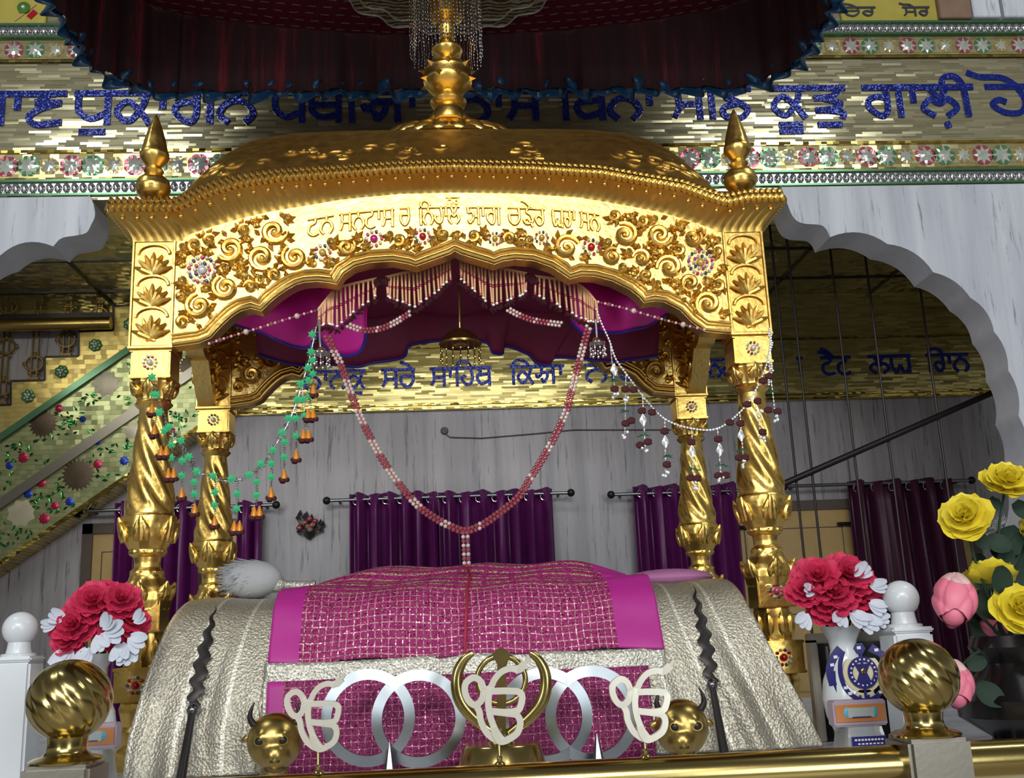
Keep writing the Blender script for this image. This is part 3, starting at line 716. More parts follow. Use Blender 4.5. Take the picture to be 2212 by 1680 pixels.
for x, y in ((60, 855), (132, 802), (205, 745), (276, 725), (280, 700)):
    if x == 276: continue
    c = at(x, y, YS - .012)
    for k in range(7):
        a = 2*PI*k/7; mb.sph((c.x + .03*math.cos(a), c.y, c.z + .03*math.sin(a)), (.017, .008, .017), 8, 5, 1)
    for k in range(3):
        a = 2*PI*k/3 + .5; mb.sph((c.x + .012*math.cos(a), c.y - .012, c.z + .012*math.sin(a)), .01, 8, 5, 0)
mb.build('mirror_flowers', ['clear_gem', 'petal_green'], t)
def disc(mb, x, y, r, mat, spikes=0, d=.02):
    c = at(x, y, YS - d); n = spikes or 12; P = [c]
    for k in range(2*n):
        q = r*(1 if k % 2 or not spikes else .78); a = PI*k/n; P.append(Vector((c.x + q*math.cos(a), c.y + .004, c.z + q*math.sin(a))))
    mb.add([(p.x, p.y - (.008 if i == 0 else 0), p.z) for i, p in enumerate(P)], [(0, 1 + k, 1 + (k + 1) % (2*n)) for k in range(2*n)], mat)
def flowers(par, items, lo, hi, d):
    mats = ['dusty_mosaic', 'blue_mosaic', 'red_mosaic', 'cream_mosaic']
    for x, y, r, m, s in items:
        mb = MB(); disc(mb, x, y, r, 0, s, d); mb.build('mosaic_flower', mats[m], par)
    mb = MB()
    for i in range(330):                       # leaf slivers
        x = rnd.uniform(-60, 470); y = rnd.uniform(lo + 12, hi - 10) - (x + 70)*.686
        if any((x - q[0])**2 + (y - q[1])**2 < (q[2]*330)**2 for q in items): continue
        if math.sin(x*.045 + y*.05) + math.sin(x*.021 - y*.07) < -.25: continue
        c = at(x, y, YS - d); a = rnd.uniform(0, PI); l = rnd.uniform(.014, .024)
        dx, dz = math.cos(a), math.sin(a)
        mb.add([(c.x - dx*l, c.y, c.z - dz*l), (c.x - dz*l*.4, c.y - .004, c.z + dx*l*.4), (c.x + dx*l, c.y, c.z + dz*l), (c.x + dz*l*.4, c.y - .002, c.z - dx*l*.4)], [(0, 1, 2), (0, 2, 3)], 4)
    mb.build('leaf_mosaic', ['leaf_mosaic']*5, par)['kind'] = 'stuff'
flowers(um, [(93, 915, .1, 0, 20), (228, 828, .1, 3, 9), (50, 988, .04, 2, 9), (20, 1005, .03, 1, 9), (178, 905, .025, 1, 8), (127, 882, .03, 2, 8), (412, 790, .09, 0, 20), (360, 866, .05, 2, 9)], 1004, 1128, .006)
flowers(lm, [(168, 1025, .115, 0, 22), (210, 952, .033, 1, 9), (211, 1002, .036, 2, 9), (268, 995, .034, 1, 9), (88, 1042, .038, 2, 9), (60, 1066, .034, 1, 9), (150, 1083, .033, 1, 9), (95, 1120, .04, 2, 9), (286, 930, .06, 3, 10), (118, 1092, .03, 2, 9), (45, 1108, .1, 3, 8), (370, 930, .03, 2, 8)], 1152, 1262, .02)
def baluster(x, y):
    c = at(x, y, YS + .1); top = at(x, 590, YS + .1).z; H = top - c.z
    mb = MB(); mb.tube([(c.x - .02, c.y, c.z), (c.x - .02, c.y, top)], .008, 6); mb.tube([(c.x + .02, c.y, c.z), (c.x + .02, c.y, top)], .008, 6)
    z = c.z + .12
    while z < top:
        mb.tube([(c.x + .06*math.cos(k*PI/8), c.y, z + .055*math.sin(k*PI/8)) for k in range(16)], .009, 6, 0, True)
        for s in (-1, 1): mb.sph((c.x + s*.07, c.y, z), .014, 8, 5); mb.sph((c.x + s*.03, c.y, z - .07), .013, 8, 5)
        mb.sph((c.x, c.y, z + .07), .015, 8, 5); z += .3
    mb.box(c.x - .04, c.x + .04, c.y - .02, c.y + .02, c.z - .01, c.z + .015)
    return mb.build('baluster', 'baluster', t)
for x, y in ((4, 873), (72, 821), (142, 769), (212, 715)): baluster(x, y)
mb = MB(); p0, p1 = at(-70, 704, YS - .06), at(240, 698, YS - .06); zz = (p0.z + p1.z)/2
mb.tube([(p0.x, YS - .06, zz), (p1.x, YS - .06, zz)], .045, 12); mb.box(p0.x, p1.x, YS - .05, YS + .0, zz + .03, zz + .085, 1)
mb.build('landing_bar', ['brass_dull', 'dark'], t)

# right: dark rods and the sloping handrail of the far stair
YR = 3.0
t = thing('stair_railing', at(1850, 1000, YR), 'black rods with one sloping handrail seen through the marble arch', 'railing')
for x in (1695, 1730, 1824, 1900, 2012):
    c = at(x, 800, YR); mb = MB(); mb.tube([(c.x, YR, .02), (c.x, YR, 3.86)], .0075, 8); mb.build('rod', 'dark_steel', t)
mb = MB(); mb.tube([at(1690, 1046, YR - .02), at(2240, 806, YR - .02)], .018, 10); mb.build('handrail', 'dark_steel', t)

# ------------------------------------------------------------------ dais
ZD = 1.147
mb = MB(); mb.box(-2.6, 2.9, -.57, 1.5, 0, ZD - .06, 0); mb.box(-2.65, 2.95, -.6, 1.55, ZD - .06, ZD, 0, .01)
o = mb.build('dais', 'marble_white', loc=(0, .4, 0)); tag(o, 'marble dais carrying the gold palanquin behind the brass rail', 'dais')

# ------------------------------------------------------------------ the gold palanquin
PD = .78
P = thing('palanquin', (0, PD/2, ZD), 'gilded palanquin with domed roof and four twisted posts', 'palanquin')

# front and back panels: cusped below, arched above
LOW = [(372, 743), (430, 741), (456, 730), (472, 712), (488, 696), (504, 682), (520, 672), (541, 666), (565, 672), (584, 653), (600, 640), (620, 626), (640, 615), (657, 610), (686, 608), (714, 611), (728, 614), (743, 591), (768, 575), (800, 567), (848, 564), (882, 570), (899, 575), (924, 566), (952, 556), (972, 549), (982, 542),
       (996, 549), (1018, 556), (1052, 566), (1068, 571), (1087, 564), (1113, 560), (1151, 563), (1190, 576), (1212, 590), (1231, 603), (1256, 596), (1285, 597), (1323, 607), (1361, 626), (1380, 641), (1391, 654), (1415, 650), (1436, 653), (1469, 670), (1494, 696), (1522, 716), (1560, 720), (1583, 722)]
TOPX = [(366, 522), (384, 520), (413, 505), (456, 490), (520, 472), (584, 457), (657, 445), (733, 432), (790, 426), (867, 419), (981, 416), (1110, 418), (1247, 426), (1342, 442), (1426, 458), (1490, 477), (1533, 492), (1560, 503), (1580, 505)]
low = [(at(x, y, 0).x, at(x, y, 0).z) for x, y in LOW]
top = [(at(x, y, 0).x, at(x, y, 0).z) for x, y in TOPX]
XI, XO = .79, .912
ZT = 2.578; ZBOT = 2.265
low[0] = (-XI, ZBOT); low[-1] = (XI, ZBOT)
def topz(x): return interp(x, [p[0] for p in top], [p[1] for p in top]) if -XI < x < XI else ZT
def lowz(x): return interp(x, [p[0] for p in low], [p[1] for p in low])

def leaf_rows(mb, x, w, z0, z1, y, n):
    """acanthus leaves stacked up a pier face"""
    h = (z1 - z0)/n
    for i in range(n):
        zc = z0 + h*(i + .08)
        for k in range(7):
            a = PI*(.5 + (k - 3)*.115); l = h*(.95 - .05*abs(k - 3))
            p0 = (x + (k - 3)*.004, y, zc); p1 = (x + math.cos(a)*l*.55 + (k - 3)*.002, y - .012, zc + math.sin(a)*l*.55); p2 = (x + math.cos(a)*l*.78, y - .004, zc + math.sin(a)*l*.8)
            mb.tube([p0, p1, p2], [.005, .0075, .003], 6)
        q = [(x + w*.4*math.cos(PI*j/10), y - .004, zc + h*.72 + .02*math.sin(PI*j/10)*1.4) for j in range(11)]
        mb.tube(q, .005, 6)

def curl(mb, x, z, r, a0, hand, y, lw=.0065):
    n = 22; pts = []; R = []
    for i in range(n):
        t = i/(n - 1); a = a0 + hand*t*PI*2.9; q = r*(1 - .86*t)
        pts.append((x + q*math.cos(a), y - .003 - .004*math.sin(PI*min(1, t*1.2)), z + q*math.sin(a))); R.append(lw*(.55 + .6*math.sin(PI*(.15 + .8*t))))
    mb.tube(pts, R, 6)
    mb.sph((x, y - .002, z), (lw*1.2, .007, lw*1.2), 8, 5)
    for k in range(3):
        a = a0 + hand*(.3 + k*.75); c = (x + r*1.2*math.cos(a), z + r*1.2*math.sin(a)); b = a - hand*.7
        mb.tube([(c[0] - .009*math.cos(b), y, c[1] - .009*math.sin(b)), (c[0], y - .006, c[1]), (c[0] + .017*math.cos(b), y, c[1] + .017*math.sin(b))], [.003, .0078, .0015], 6)

GEMS = [(437, 583, .045, 'clear_gem', 2), (697, 546, .026, 'amber_gem', 1), (808, 516, .027, 'magenta_gem', 1), (913, 511, .025, 'ruby', 1), (1069, 516, .021, 'amber_gem', 1), (1170, 514, .022, 'amber_gem', 1), (1277, 534, .027, 'ruby', 1), (1513, 567, .043, 'amber_gem', 2)]
def rosette(name, c, r, core, rings, parent, cols=('pink_gem', 'clear_gem', 'blue_gem', 'clear_gem'), ny=-1):
    mb = MB(); y = c[1]
    if core: mb.sph((c[0], y - .004, c[2]), (r*.42/rings**.5, .01, r*.42/rings**.5), 12, 8, 0)
    for q in range(rings):
        R = r*(.82 if q == rings - 1 else .45); n = (10 if rings == 1 else (10, 18)[q])
        for k in range(n):
            a = 2*PI*k/n + q*.2; s = r*(.2 if rings == 1 else .13)
            mb.sph((c[0] + R*math.cos(a), y - .003, c[2] + R*math.sin(a)), (s, .006, s), 7, 5, 1 + k % len(cols))
    return mb.build(name, [core or 'clear_gem'] + list(cols), parent)

def fascia(name, y, thick, decorate):
    s = MB(); s.prism([(-XI, ZT)] + low + [(XI, ZT)] + list(reversed(top)), y, y + thick, 0)
    o = s.build(name, 'gold_panel', P)
    m = MB()
    edge = [(p[0], p[1]) for p in low]
    for d, r in ((.009, .008), (.024, .0045), (.034, .0045)):
        pts = []
        for i, p in enumerate(edge):
            a, b = edge[max(i - 1, 0)], edge[min(i + 1, len(edge) - 1)]
            v = Vector((b[0] - a[0], b[1] - a[1])).normalized(); pts.append((p[0] - v.y*d, y - .002, p[1] + v.x*d))
        m.tube(pts, r, 8)
    m.build('cusp_moulding', 'gold', o)
    m = MB(); placed = []
    gems = [(at(g[0], g[1], 0).x, at(g[0], g[1], 0).z, g[2]) for g in GEMS]
    rr = random.Random(11)
    text_lo = lambda x: topz(x) - .115
    for tries in range(14000):
        r = .038 if tries < 1200 else .027 if tries < 3500 else .018 if tries < 6500 else .013 if tries < 10000 else .009
        x = rr.uniform(-XI + r*1.4, XI - r*1.4); z = rr.uniform(2.27, 2.7)
        if z < lowz(x) + r*1.1 + .042 or z > topz(x) - r*1.2 - .012: continue
        if z < max(lowz(x - r), lowz(x + r)) + .045 + r*.4: continue
        if abs(x) < .47 and z > text_lo(x) - r*.9: continue
        if any((x - g[0])**2 + (z - g[1])**2 < (g[2] + r*1.05)**2 for g in gems): continue
        if any((x - q[0])**2 + (z - q[1])**2 < ((r + q[2])*1.12)**2 for q in placed): continue
        placed.append((x, z, r)); curl(m, x, z, r, rr.uniform(0, 2*PI), rr.choice((-1, 1)), y, .0045 + r*.08)
    if decorate:
        for k in range(1600):
            x = rr.uniform(-XI + .02, XI - .02); z = rr.uniform(2.3, 2.68)
            if z < lowz(x) + .055 or z > topz(x) - .02 or (abs(x) < .47 and z > text_lo(x) - .01): continue
            if any((x - g[0])**2 + (z - g[1])**2 < (g[2] + .01)**2 for g in gems) or any((x - q[0])**2 + (z - q[1])**2 < (q[2]*1.0)**2 for q in placed): continue
            placed.append((x, z, .009)); a = rr.uniform(0, 2*PI); m.tube([(x, y, z), (x + .01*math.cos(a), y - .006, z + .01*math.sin(a)), (x + .022*math.cos(a), y, z + .022*math.sin(a))], [.003, .0075, .0015], 6)
    m.build('scrollwork', 'gold_relief', o)
    return o
ff = fascia('front_fascia', 0, .055, True)
for px, py, r, core, rings in GEMS: c = at(px, py, -.001); rosette('gem_rosette', c, r, core, rings, ff)
# raised letters following the arch
mb = MB()
def arch_wrap(p): return (p[0], p[1] + topz(p[0]) - topz(0))
zt = topz(0) - .045
for wtxt, a, b in (('ta na', -.42, -.345), ('ma na ta aa ma', -.33, -.17), ('ca', -.155, -.125), ('i na ha aa la', -.1, .02), ('ja aa ga', .04, .14), ('ca da e va'.replace(' va', ' ra'), .16, .27), ('gha ra aa', .29, .36), ('ma na', .37, .43)):
    word(mb, wtxt, a, b, zt, .055, 0, .011, 0, .17, True, None, arch_wrap, True)
word(mb, 'na ra', -.02, .02, topz(0) - .016, .022, 0, .005, 0, .2)
mb.build('raised_lettering', 'gold_relief', ff)
fascia('back_fascia', PD, .05, False)

# piers at the corners, side panels
def piers(sx):
    for y, nm in ((0, 'corner_pier'), (PD, 'corner_pier')):
        mb = MB(); xa, xb = sorted((sx*XI, sx*XO)); mb.box(xa, xb, y, y + .11, ZBOT - .01, ZT, 0, .004)
        o = mb.build(nm, 'gold', P)
        mb = MB(); leaf_rows(mb, (xa + xb)/2, .11, ZBOT + .012, ZT - .02, y, 3)
        for x in (xa + .004, xb - .004): mb.tube([(x, y - .001, ZBOT), (x, y - .001, ZT)], .0045, 6)
        mb.tube([(xa, y - .001, ZBOT), (xb, y - .001, ZBOT)], .006, 6); mb.build('acanthus_relief', 'gold', o)
for s in (-1, 1): piers(s)
for s in (-1, 1):
    n = 24; pts = []
    for i in range(n + 1):
        u = i/n; y = .11 + u*(PD - .11)
        a = abs(2*u - 1); zz = ZBOT + .2*(1 - a**2.2) - .035*abs(math.sin(u*PI*5))*(a < .93)
        pts.append((y, zz))
    poly = [(.11, ZT + .02)] + pts + [(PD, ZT + .02)]
    mb = MB(); mb.prism(poly, s*.84, s*.9, 0, ax='x'); o = mb.build('side_fascia', 'gold_panel', P)
    mb = MB(); rr = random.Random(5); pl = []
    for k in range(700):
        y, z, r = rr.uniform(.16, PD - .06), rr.uniform(ZBOT + .05, ZT), rr.choice((.032, .022))
        zl = interp(y, [q[0] for q in pts], [q[1] for q in pts])
        if z < zl + r + .02 or any((y - q[0])**2 + (z - q[1])**2 < ((r + q[2])*1.1)**2 for q in pl): continue
        pl.append((y, z, r)); a0 = rr.uniform(0, 6)
        for sd in (.84, .9):
            d = .004*(1 if sd == .9 else -1)
            mb.tube([(s*(sd + d), y + r*(1 - .04*i)*math.cos(a0 + i*.42), z + r*(1 - .04*i)*math.sin(a0 + i*.42)) for i in range(20)], .0055, 6)
    mb.build('scrollwork', 'gold_relief', o)
mb = MB(); mb.box(-.86, .86, .05, PD, ZT + .02, ZT + .04); mb.build('ceiling_board', 'gold_deep', P)

# cornice: fluted cove and rope moulding following the arch
LIP = [(233, 461), (349, 461), (381, 456), (413, 442), (456, 422), (520, 405), (600, 393), (736, 384), (850, 375), (975, 370), (1150, 374), (1300, 384), (1400, 402), (1480, 416), (1530, 435), (1571, 447), (1620, 449), (1698, 447)]
EO = .06
lip = [(at(x, y, -EO).x, at(x, y, -EO).z) for x, y in LIP]
XL = .967; lip[0] = (-XL, 2.645); lip[-1] = (XL, 2.645); lip[1] = (-.86, 2.645); lip[-2] = (.86, 2.645)
lx = [p[0] for p in lip]; lz = [p[1] for p in lip]
def lipz(x): return interp(x, lx, lz)
def inz(x):
    xi = x*XO/XL
    return topz(xi) if abs(xi) < XI - .02 else ZT
def cove(mb, x, v, u):
    zi, zo = inz(x), lipz(x) + 0
    f = .004*math.sin(u*PI*150)
    yy = -EO*v**1.5; xx = x*(XO + (XL - XO)*v**1.5)/XL
    return (xx, yy + f*math.sin(PI*v), zi + (zo - zi)*v**.8 - f*.4*math.sin(PI*v))
mb = MB()
mb.grid(lambda u, v: cove(mb, -XL + 2*XL*u, v, u), 600, 8)
for s in (-1, 1):
    def side(u, v, s=s):
        y = -EO*v**1.5 + u*(PD + .05 + 2*EO*v**1.5); f = .004*math.sin(u*PI*60)*math.sin(PI*v)
        return (s*(XO + (XL - XO)*v**1.5 - f), y, ZT + (2.645 - ZT)*v**.8)
    mb.grid(side, 160, 6)
co = mb.build('cornice', 'gold_deep', P)
mb = MB(); n = 46
for i in range(n + 1):
    x = -XL + .02 + (2*XL - .04)*i/n; q = cove(mb, x, .78, 0); mb.sph((q[0], q[1] - .004, q[2] - .002), .0075, 8, 6)
mb.build('studded_moulding', 'gold', co)
mb = MB()
def rope(x0, dz, r, n, y):
    L = []; N = 400; s = 0; pr = None
    for i in range(N + 1):
        x = -XL + 2*XL*i/N; z = lipz(x) + dz
        if pr: s += math.hypot(x - pr[0], z - pr[1])
        pr = (x, z); L.append((s, x, z))
    T = s
    for k in range(n):
        d = (k + .5)/n*T; x = interp(d, [q[0] for q in L], [q[1] for q in L]); z = interp(d, [q[0] for q in L], [q[2] for q in L])
        mb.sph((x, y, z), (r*.62, r*.8, r*1.05), 8, 6, 0, Matrix.Rotation(-.5, 3, 'Y'))
rope(0, .012, .0172, 112, -EO - .006)
rope(0, .035, .0125, 112, -EO + .006)
for s in (-1, 1):
    for k in range(48): mb.sph((s*XL, -EO + (k + .5)/48*(PD + .05 + 2*EO), 2.657), (.013, .0085, .0155), 8, 6)
mb.grid(lambda u, v: (-XL + 2*XL*u, -EO + .03*v, lipz(-XL + 2*XL*u) + (.004 + .04*v)), 120, 2)
mb.build('rope_moulding', 'gold', co)

# roof: cushion-like dome behind the arched cornice
RX = .825
def roofz(x, t):
    zf = lipz(max(-.97, min(.97, x))) + .03
    k = max(0, 1 - abs(x/RX)**7)**.5
    zr = 2.67 + .42*k
    s = math.sin(PI*max(0, min(1, t)))**.85
    return zf + (max(zr, zf) - zf)*s
mb = MB()
def roof(u, v):
    x = -RX + 2*RX*u; y = -EO + .02 + v*(PD + .05 + 2*EO - .04)
    w = .0025*math.sin(u*90)*math.sin(v*40)
    return (x, y, roofz(x, v) + w)
mb.grid(roof, 110, 40)
ro = mb.build('roof_dome', 'gold_deep', P)
mb = MB(); rr = random.Random(3)
for i in range(46):
    x = rr.uniform(-.76, .76); v = rr.uniform(.03, .11); y = -EO + .02 + v*(PD + .05 + 2*EO - .04); z = roofz(x, v)
    a0 = rr.uniform(0, 6); h = rr.choice((-1, 1)); r = rr.uniform(.018, .034)
    pts = []
    for j in range(14):
        q = r*(1 - .05*j); a = a0 + h*j*.4; xx, yy = x + q*math.cos(a), y + q*math.sin(a)*.5
        pts.append((xx, yy, roofz(xx, (yy + EO - .02)/(PD + .05 + 2*EO - .04)) - .001))
    mb.tube(pts, .0045, 6)
mb.build('scrollwork', 'gold_deep', ro)

# corner finials
def finial(x, y):
    z0 = 2.676
    mb = MB()
    pr = [(.03, 0), (.03, .01), (.018, .016), (.016, .03), (.026, .04), (.044, .062), (.05, .085), (.045, .11), (.028, .128), (.021, .134), (.027, .14), (.03, .147), (.022, .153), (.019, .16), (.025, .168), (.037, .185), (.041, .2), (.0395, .212), (.036, .225), (.029, .26), (.019, .3), (.009, .335), (.002, .352)]
    pr = [(r, z*.88) for r, z in pr]
    fine = [(interp(z, [q[1] for q in pr], [q[0] for q in pr]), z) for z in [i*.31/66 for i in range(67)]]
    mb.lathe(fine, (x, y, z0), 32, 0, lambda a, z, r: 1 + (.035*math.cos(10*a) if z > .205 else .05*abs(math.cos(6*a)) if .14 < z < .187 else .02*math.cos(14*a)*(.05 < z < .115)))
    return mb.build('corner_finial', 'gold', P)
for x, y in ((-.868, .02), (.868, .02), (-.868, PD + .02), (.868, PD + .02)): finial(x, y)

# kalash spire on the roof
KY = PD/2; KX = 0.0
def kz(py): return at(966, py, KY).z
mb = MB()
SQ = Matrix(((1, 0, 0), (0, .3, 0), (0, 0, 1)))
mb.lathe([(.215, kz(296)), (.205, kz(288)), (.16, kz(279)), (.11, kz(268)), (.075, kz(257)), (.06, kz(248)), (.05, kz(240))], (KX, KY, 0), 40, 0, lambda a, z, r: 1 + .03*math.cos(10*a), SQ)
prof = [(.05, 262), (.054, 246), (.048, 238), (.046, 233), (.058, 229), (.063, 222), (.055, 216), (.044, 210), (.042, 205), (.055, 200), (.07, 192), (.082, 182), (.084, 174), (.08, 166), (.083, 158), (.072, 148), (.056, 140), (.036, 133), (.024, 130), (.03, 126), (.05, 118), (.054, 110), (.045, 103), (.03, 97), (.022, 92), (.02, 86), (.026, 82), (.022, 78), (.03, 68), (.036, 58), (.03, 50), (.022, 46), (.05, 42), (.057, 40), (.057, -60), (.02, -64)]
mb.lathe([(r, kz(p)) for r, p in prof], (KX, KY, 0), 40, 0, lambda a, z, r: 1 + (.03*math.cos(10*a) if z < kz(270) else .03*math.cos(16*a) if z > kz(45) else 0))
sp = mb.build('spire', 'gold', P)
mb = MB()
for rz, R, up, N in ((158, .078, .5, 8), (178, .08, -.3, 8)):
    for k in range(N):
        a = 2*PI*(k + .04 + .5*(up < 0))/N; c, s = math.cos(a), math.sin(a); z = kz(rz)
        mb.add([(KX + R*c - .014*s, KY + R*s + .014*c, z), (KX + R*c + .014*s, KY + R*s - .014*c, z), (KX + (R - .004)*c, KY + (R - .004)*s, z + .014), (KX + (R - .004)*c, KY + (R - .004)*s, z - .014), (KX + (R + .022)*c, KY + (R + .022)*s, z + .02*up)], [(0, 2, 4), (2, 1, 4), (1, 3, 4), (3, 0, 4)])
for k in range(18):
    a = 2*PI*k/18; c, s = math.cos(a), math.sin(a)
    M3 = Matrix.Rotation(a, 3, 'Z') @ Matrix.Rotation(.42, 3, 'Y')
    mb.sph((KX + .172*c, KY + .052*s, kz(282)), (.05, .028, .016), 10, 6, 0, SQ @ M3)
mb.build('lotus_petals', 'gold', sp)
mb = MB(); zt_ = kz(-75)
mb.lathe([(.13, zt_ - .012), (.12, zt_ + .02), (.07, zt_ + .05), (.01, zt_ + .06)], (KX, KY, 0), 32)
um_ = mb.build('parasol', 'gold', sp)
mb = MB()
for k in range(60):
    a = 2*PI*k/60; R = .122*(1 + .04*math.sin(k*5.1)); l = kz(118 + 9*math.sin(k*2.7)); N = 26
    for i in range(N): 
        if i % 1 == 0: mb.sph((KX + R*math.cos(a) + .0012*math.sin(i*1.3 + k), KY + R*math.sin(a), zt_ + (l - zt_)*i/(N - 1)), (.0022, .0022, .0085), 5, 3)
mb.build('bead_fringe', 'tinsel', sp)

# posts
def zz(py): return at(318 - .03*(py - 800), py, 0).z
PZ = [(ZBOT - .01, .05), (2.18, .05)]
shaft = [(.055, 2.185), (.058, 2.17), (.05, 2.15), (.044, 2.125), (.046, 2.118), (.052, 2.112), (.046, 2.105), (.038, 2.098), (.04, 2.05), (.046, 1.98), (.054, 1.9), (.062, 1.84), (.066, 1.805), (.069, 1.798), (.07, 1.785), (.069, 1.765), (.063, 1.74), (.052, 1.718), (.047, 1.71), (.049, 1.705), (.048, 1.696), (.036, 1.69), (.034, 1.675), (.035, 1.66), (.043, 1.654), (.044, 1.642), (.047, 1.63), (.06, 1.61), (.066, 1.595), (.066, 1.575), (.06, 1.55)]
def twist(a, z, r):
    if 1.81 < z < 2.09: return 1 + .1*math.cos(7*(a + z*9.5))*min(1, (z - 1.81)/.03)*min(1, (2.09 - z)/.05)
    if 1.71 < z < 1.8: return 1 + .05*abs(math.cos(5*a + .4*math.sin(z*90)))
    if 2.12 < z < 2.185 or 1.645 < z < 1.656: return 1 + .035*math.cos(16*a)
    if 1.7 < z < 1.712: return 1 + .05*math.cos(18*a)
    if 1.55 < z < 1.64: return 1 + .05*math.cos(8*a)
    return 1
def make_post(x, y0):
    """twisted post; the front of its square blocks lies on the plane y0"""
    y = y0 + .054
    mb = MB()
    zs_ = [1.55 + (2.185 - 1.55)*i/210 for i in range(211)]
    R = list(reversed(shaft)); X_, Y_ = [q[1] for q in R], [q[0] for q in R]
    mb.lathe([(interp(z, X_, Y_), z) for z in zs_], (x, y, 0), 48, 0, twist)
    o = mb.build('post', 'gold', P)
    for ha, hb, za, zc, zl in ((.054, .054, 2.178, ZBOT - .008, (2.182,)), (.05, .052, 1.492, 1.578, (1.496,)), (.058, .06, 1.318, 1.402, (1.4, 1.322))):
        mb = MB(); mb.box(x - ha, x + ha, y - hb, y + hb, za, zc, 0, .005)
        for z in zl: mb.box(x - ha - .003, x + ha + .003, y - hb - .003, y + hb + .003, z - .004, z + .004, 0, .002)
        mb.build('square_block', 'gold', o)
    mb = MB()
    mb.lathe([(.047, 1.402), (.05, 1.42), (.045, 1.445), (.05, 1.47), (.047, 1.492)], (x, y, 0), 32, 0, lambda a, z, r: 1 + .07*math.cos(9*a))
    mb.lathe([(.062, ZD), (.066, 1.185), (.06, 1.2), (.047, 1.212), (.05, 1.235), (.057, 1.245), (.047, 1.256), (.053, 1.28), (.058, 1.3), (.05, 1.32)], (x, y, 0), 32, 0, lambda a, z, r: 1 + .03*math.cos(10*a)*(z > 1.25))
    mb.build('turned_base', 'gold', o)
    mb = MB()
    for k in range(6):          # lotus leaves round the bulb and the collar
        for zc, R_, h in ((1.765, .069, .04), (1.6, .064, .03), (2.155, .054, .022)):
            a = 2*PI*k/6 - PI/2; c, s = math.cos(a), math.sin(a)
            for da, hh_, rr_ in ((0, 1, .0), (-.24, .8, -.002), (.24, .8, -.002)):
                e_ = [(x + (R_ + rr_ + (.0 if q < 3 else .006*(q - 2)))*math.cos(a + da*(1 - q*.16)), y + (R_ + rr_ + (.0 if q < 3 else .006*(q - 2)))*math.sin(a + da*(1 - q*.16)), zc - h*.9 + h*.42*q*hh_) for q in range(5)]
                mb.tube(e_, [.004, .01, .0125, .01, .003], 8, 0)
    for k in range(9):
        a = 2*PI*k/9; M3 = Matrix.Rotation(a, 3, 'Z')
        mb.sph((x + .048*math.cos(a), y + .048*math.sin(a), 1.447), (.012, .012, .034), 8, 6, 0, M3)
    mb.build('lotus_relief', 'gold', o)
    rosette('gem_rosette', (x, y - .0545, 2.221), .021, 'clear_gem', 1, o, ('clear_gem', 'clear_gem', 'pink_gem', 'blue_gem'))
    rosette('gem_rosette', (x, y - .053, 1.536), .021, 'pink_gem', 1, o, ('pink_gem', 'clear_gem', 'blue_gem'))
    rosette('gem_rosette', (x, y - .0605, 1.36), .024, 'ruby', 1, o, ('clear_gem', 'ruby', 'blue_gem'))
    return o
p0 = make_post(-.85, 0)
for x, y in ((.85, 0), (-.85, PD), (.85, PD)):
    c = copy_tree(p0, P); c.location = (c.location.x + x + .85, c.location.y + y, c.location.z)

# ------------------------------------------------------------------ cloth canopy above
t = thing('cloth_canopy', (0, .25, 3.6), 'maroon cloth canopy with blue ruffled hem hanging above the palanquin', 'canopy')
CX0, CX1, CY0, CY1 = -1.46, 1.53, -.85, 1.34
cxm, cym = (CX0 + CX1)/2, (CY0 + CY1)/2
def rrect(u, r=.3):
    """point on the rounded rectangle, u from 0 to 1"""
    w, h = (CX1 - CX0)/2 - r, (CY1 - CY0)/2 - r; L = [2*w, PI*r/2, 2*h, PI*r/2]*2; T = sum(L); d = (u % 1)*T
    cs = [(w, h), (w, -h), (-w, -h), (-w, h)]
    seg = [((-w, h + r), (1, 0)), None, ((w + r, h), (0, -1)), None, ((w, -h - r), (-1, 0)), None, ((-w - r, -h), (0, 1)), None]
    for i, l in enumerate(L):
        if d <= l or i == 7:
            if seg[i]: (a, b), (c, e_) = seg[i]; return cxm + a + c*d, cym + b + e_*d, (-e_, c)
            k = i//2; a0 = PI/2 - k*PI/2; a = a0 - d/r; c = cs[k]
            return cxm + c[0] + r*math.cos(a), cym + c[1] + r*math.sin(a), (math.cos(a), math.sin(a))
        d -= l
ZV = 4.8; ZL = 3.79  # valance top raised out of view to darken the beam behind
def val(u, v):
    x, y, nr = rrect(u); f = .014*math.sin(u*2*PI*70)*(1 - v) + .01*math.sin(u*2*PI*23 + 2)*(1 - v)
    s = 1 if abs(nr[0]*(x - cxm) + nr[1]*(y - cym)) > 0 else 1
    dx, dy = x - cxm, y - cym; q = math.hypot(dx, dy)
    return (x + f*dx/q, y + f*dy/q, ZL + .02 + v*(ZV - ZL) + .006*math.sin(u*2*PI*31)*(1 - v))
mb = MB(); mb.grid(val, 560, 8); mb.build('valance', 'velvet', t, solid=.006, keep=True)
def ruf(u, v):
    x, y, nr = rrect(u); dx, dy = x - cxm, y - cym; q = math.hypot(dx, dy)
    f = .018 + (.034*math.sin(u*2*PI*96) + .018*math.sin(u*2*PI*61 + 1))*(abs(2*v - 1)*.8 + .2)
    return (x + f*dx/q, y + f*dy/q, ZL - .008 + .07*v + .012*math.sin(u*2*PI*48 + v))
mb = MB(); mb.grid(ruf, 960, 4); mb.build('ruffle', 'ruffle', t, solid=.004, keep=True)
def sag(x, y): return 4.045 + .16*(abs(x)/1.4)**2 - .03*math.cos((y - .3)*1.6) + .03
def ceil_(u, v):
    x, y, nr = rrect(u); x, y = .05 + (x - .05)*v*.995, .25 + (y - .25)*v*.995
    return (x, y, sag(x, y) + .003*math.sin(x*40)*math.sin(y*33))
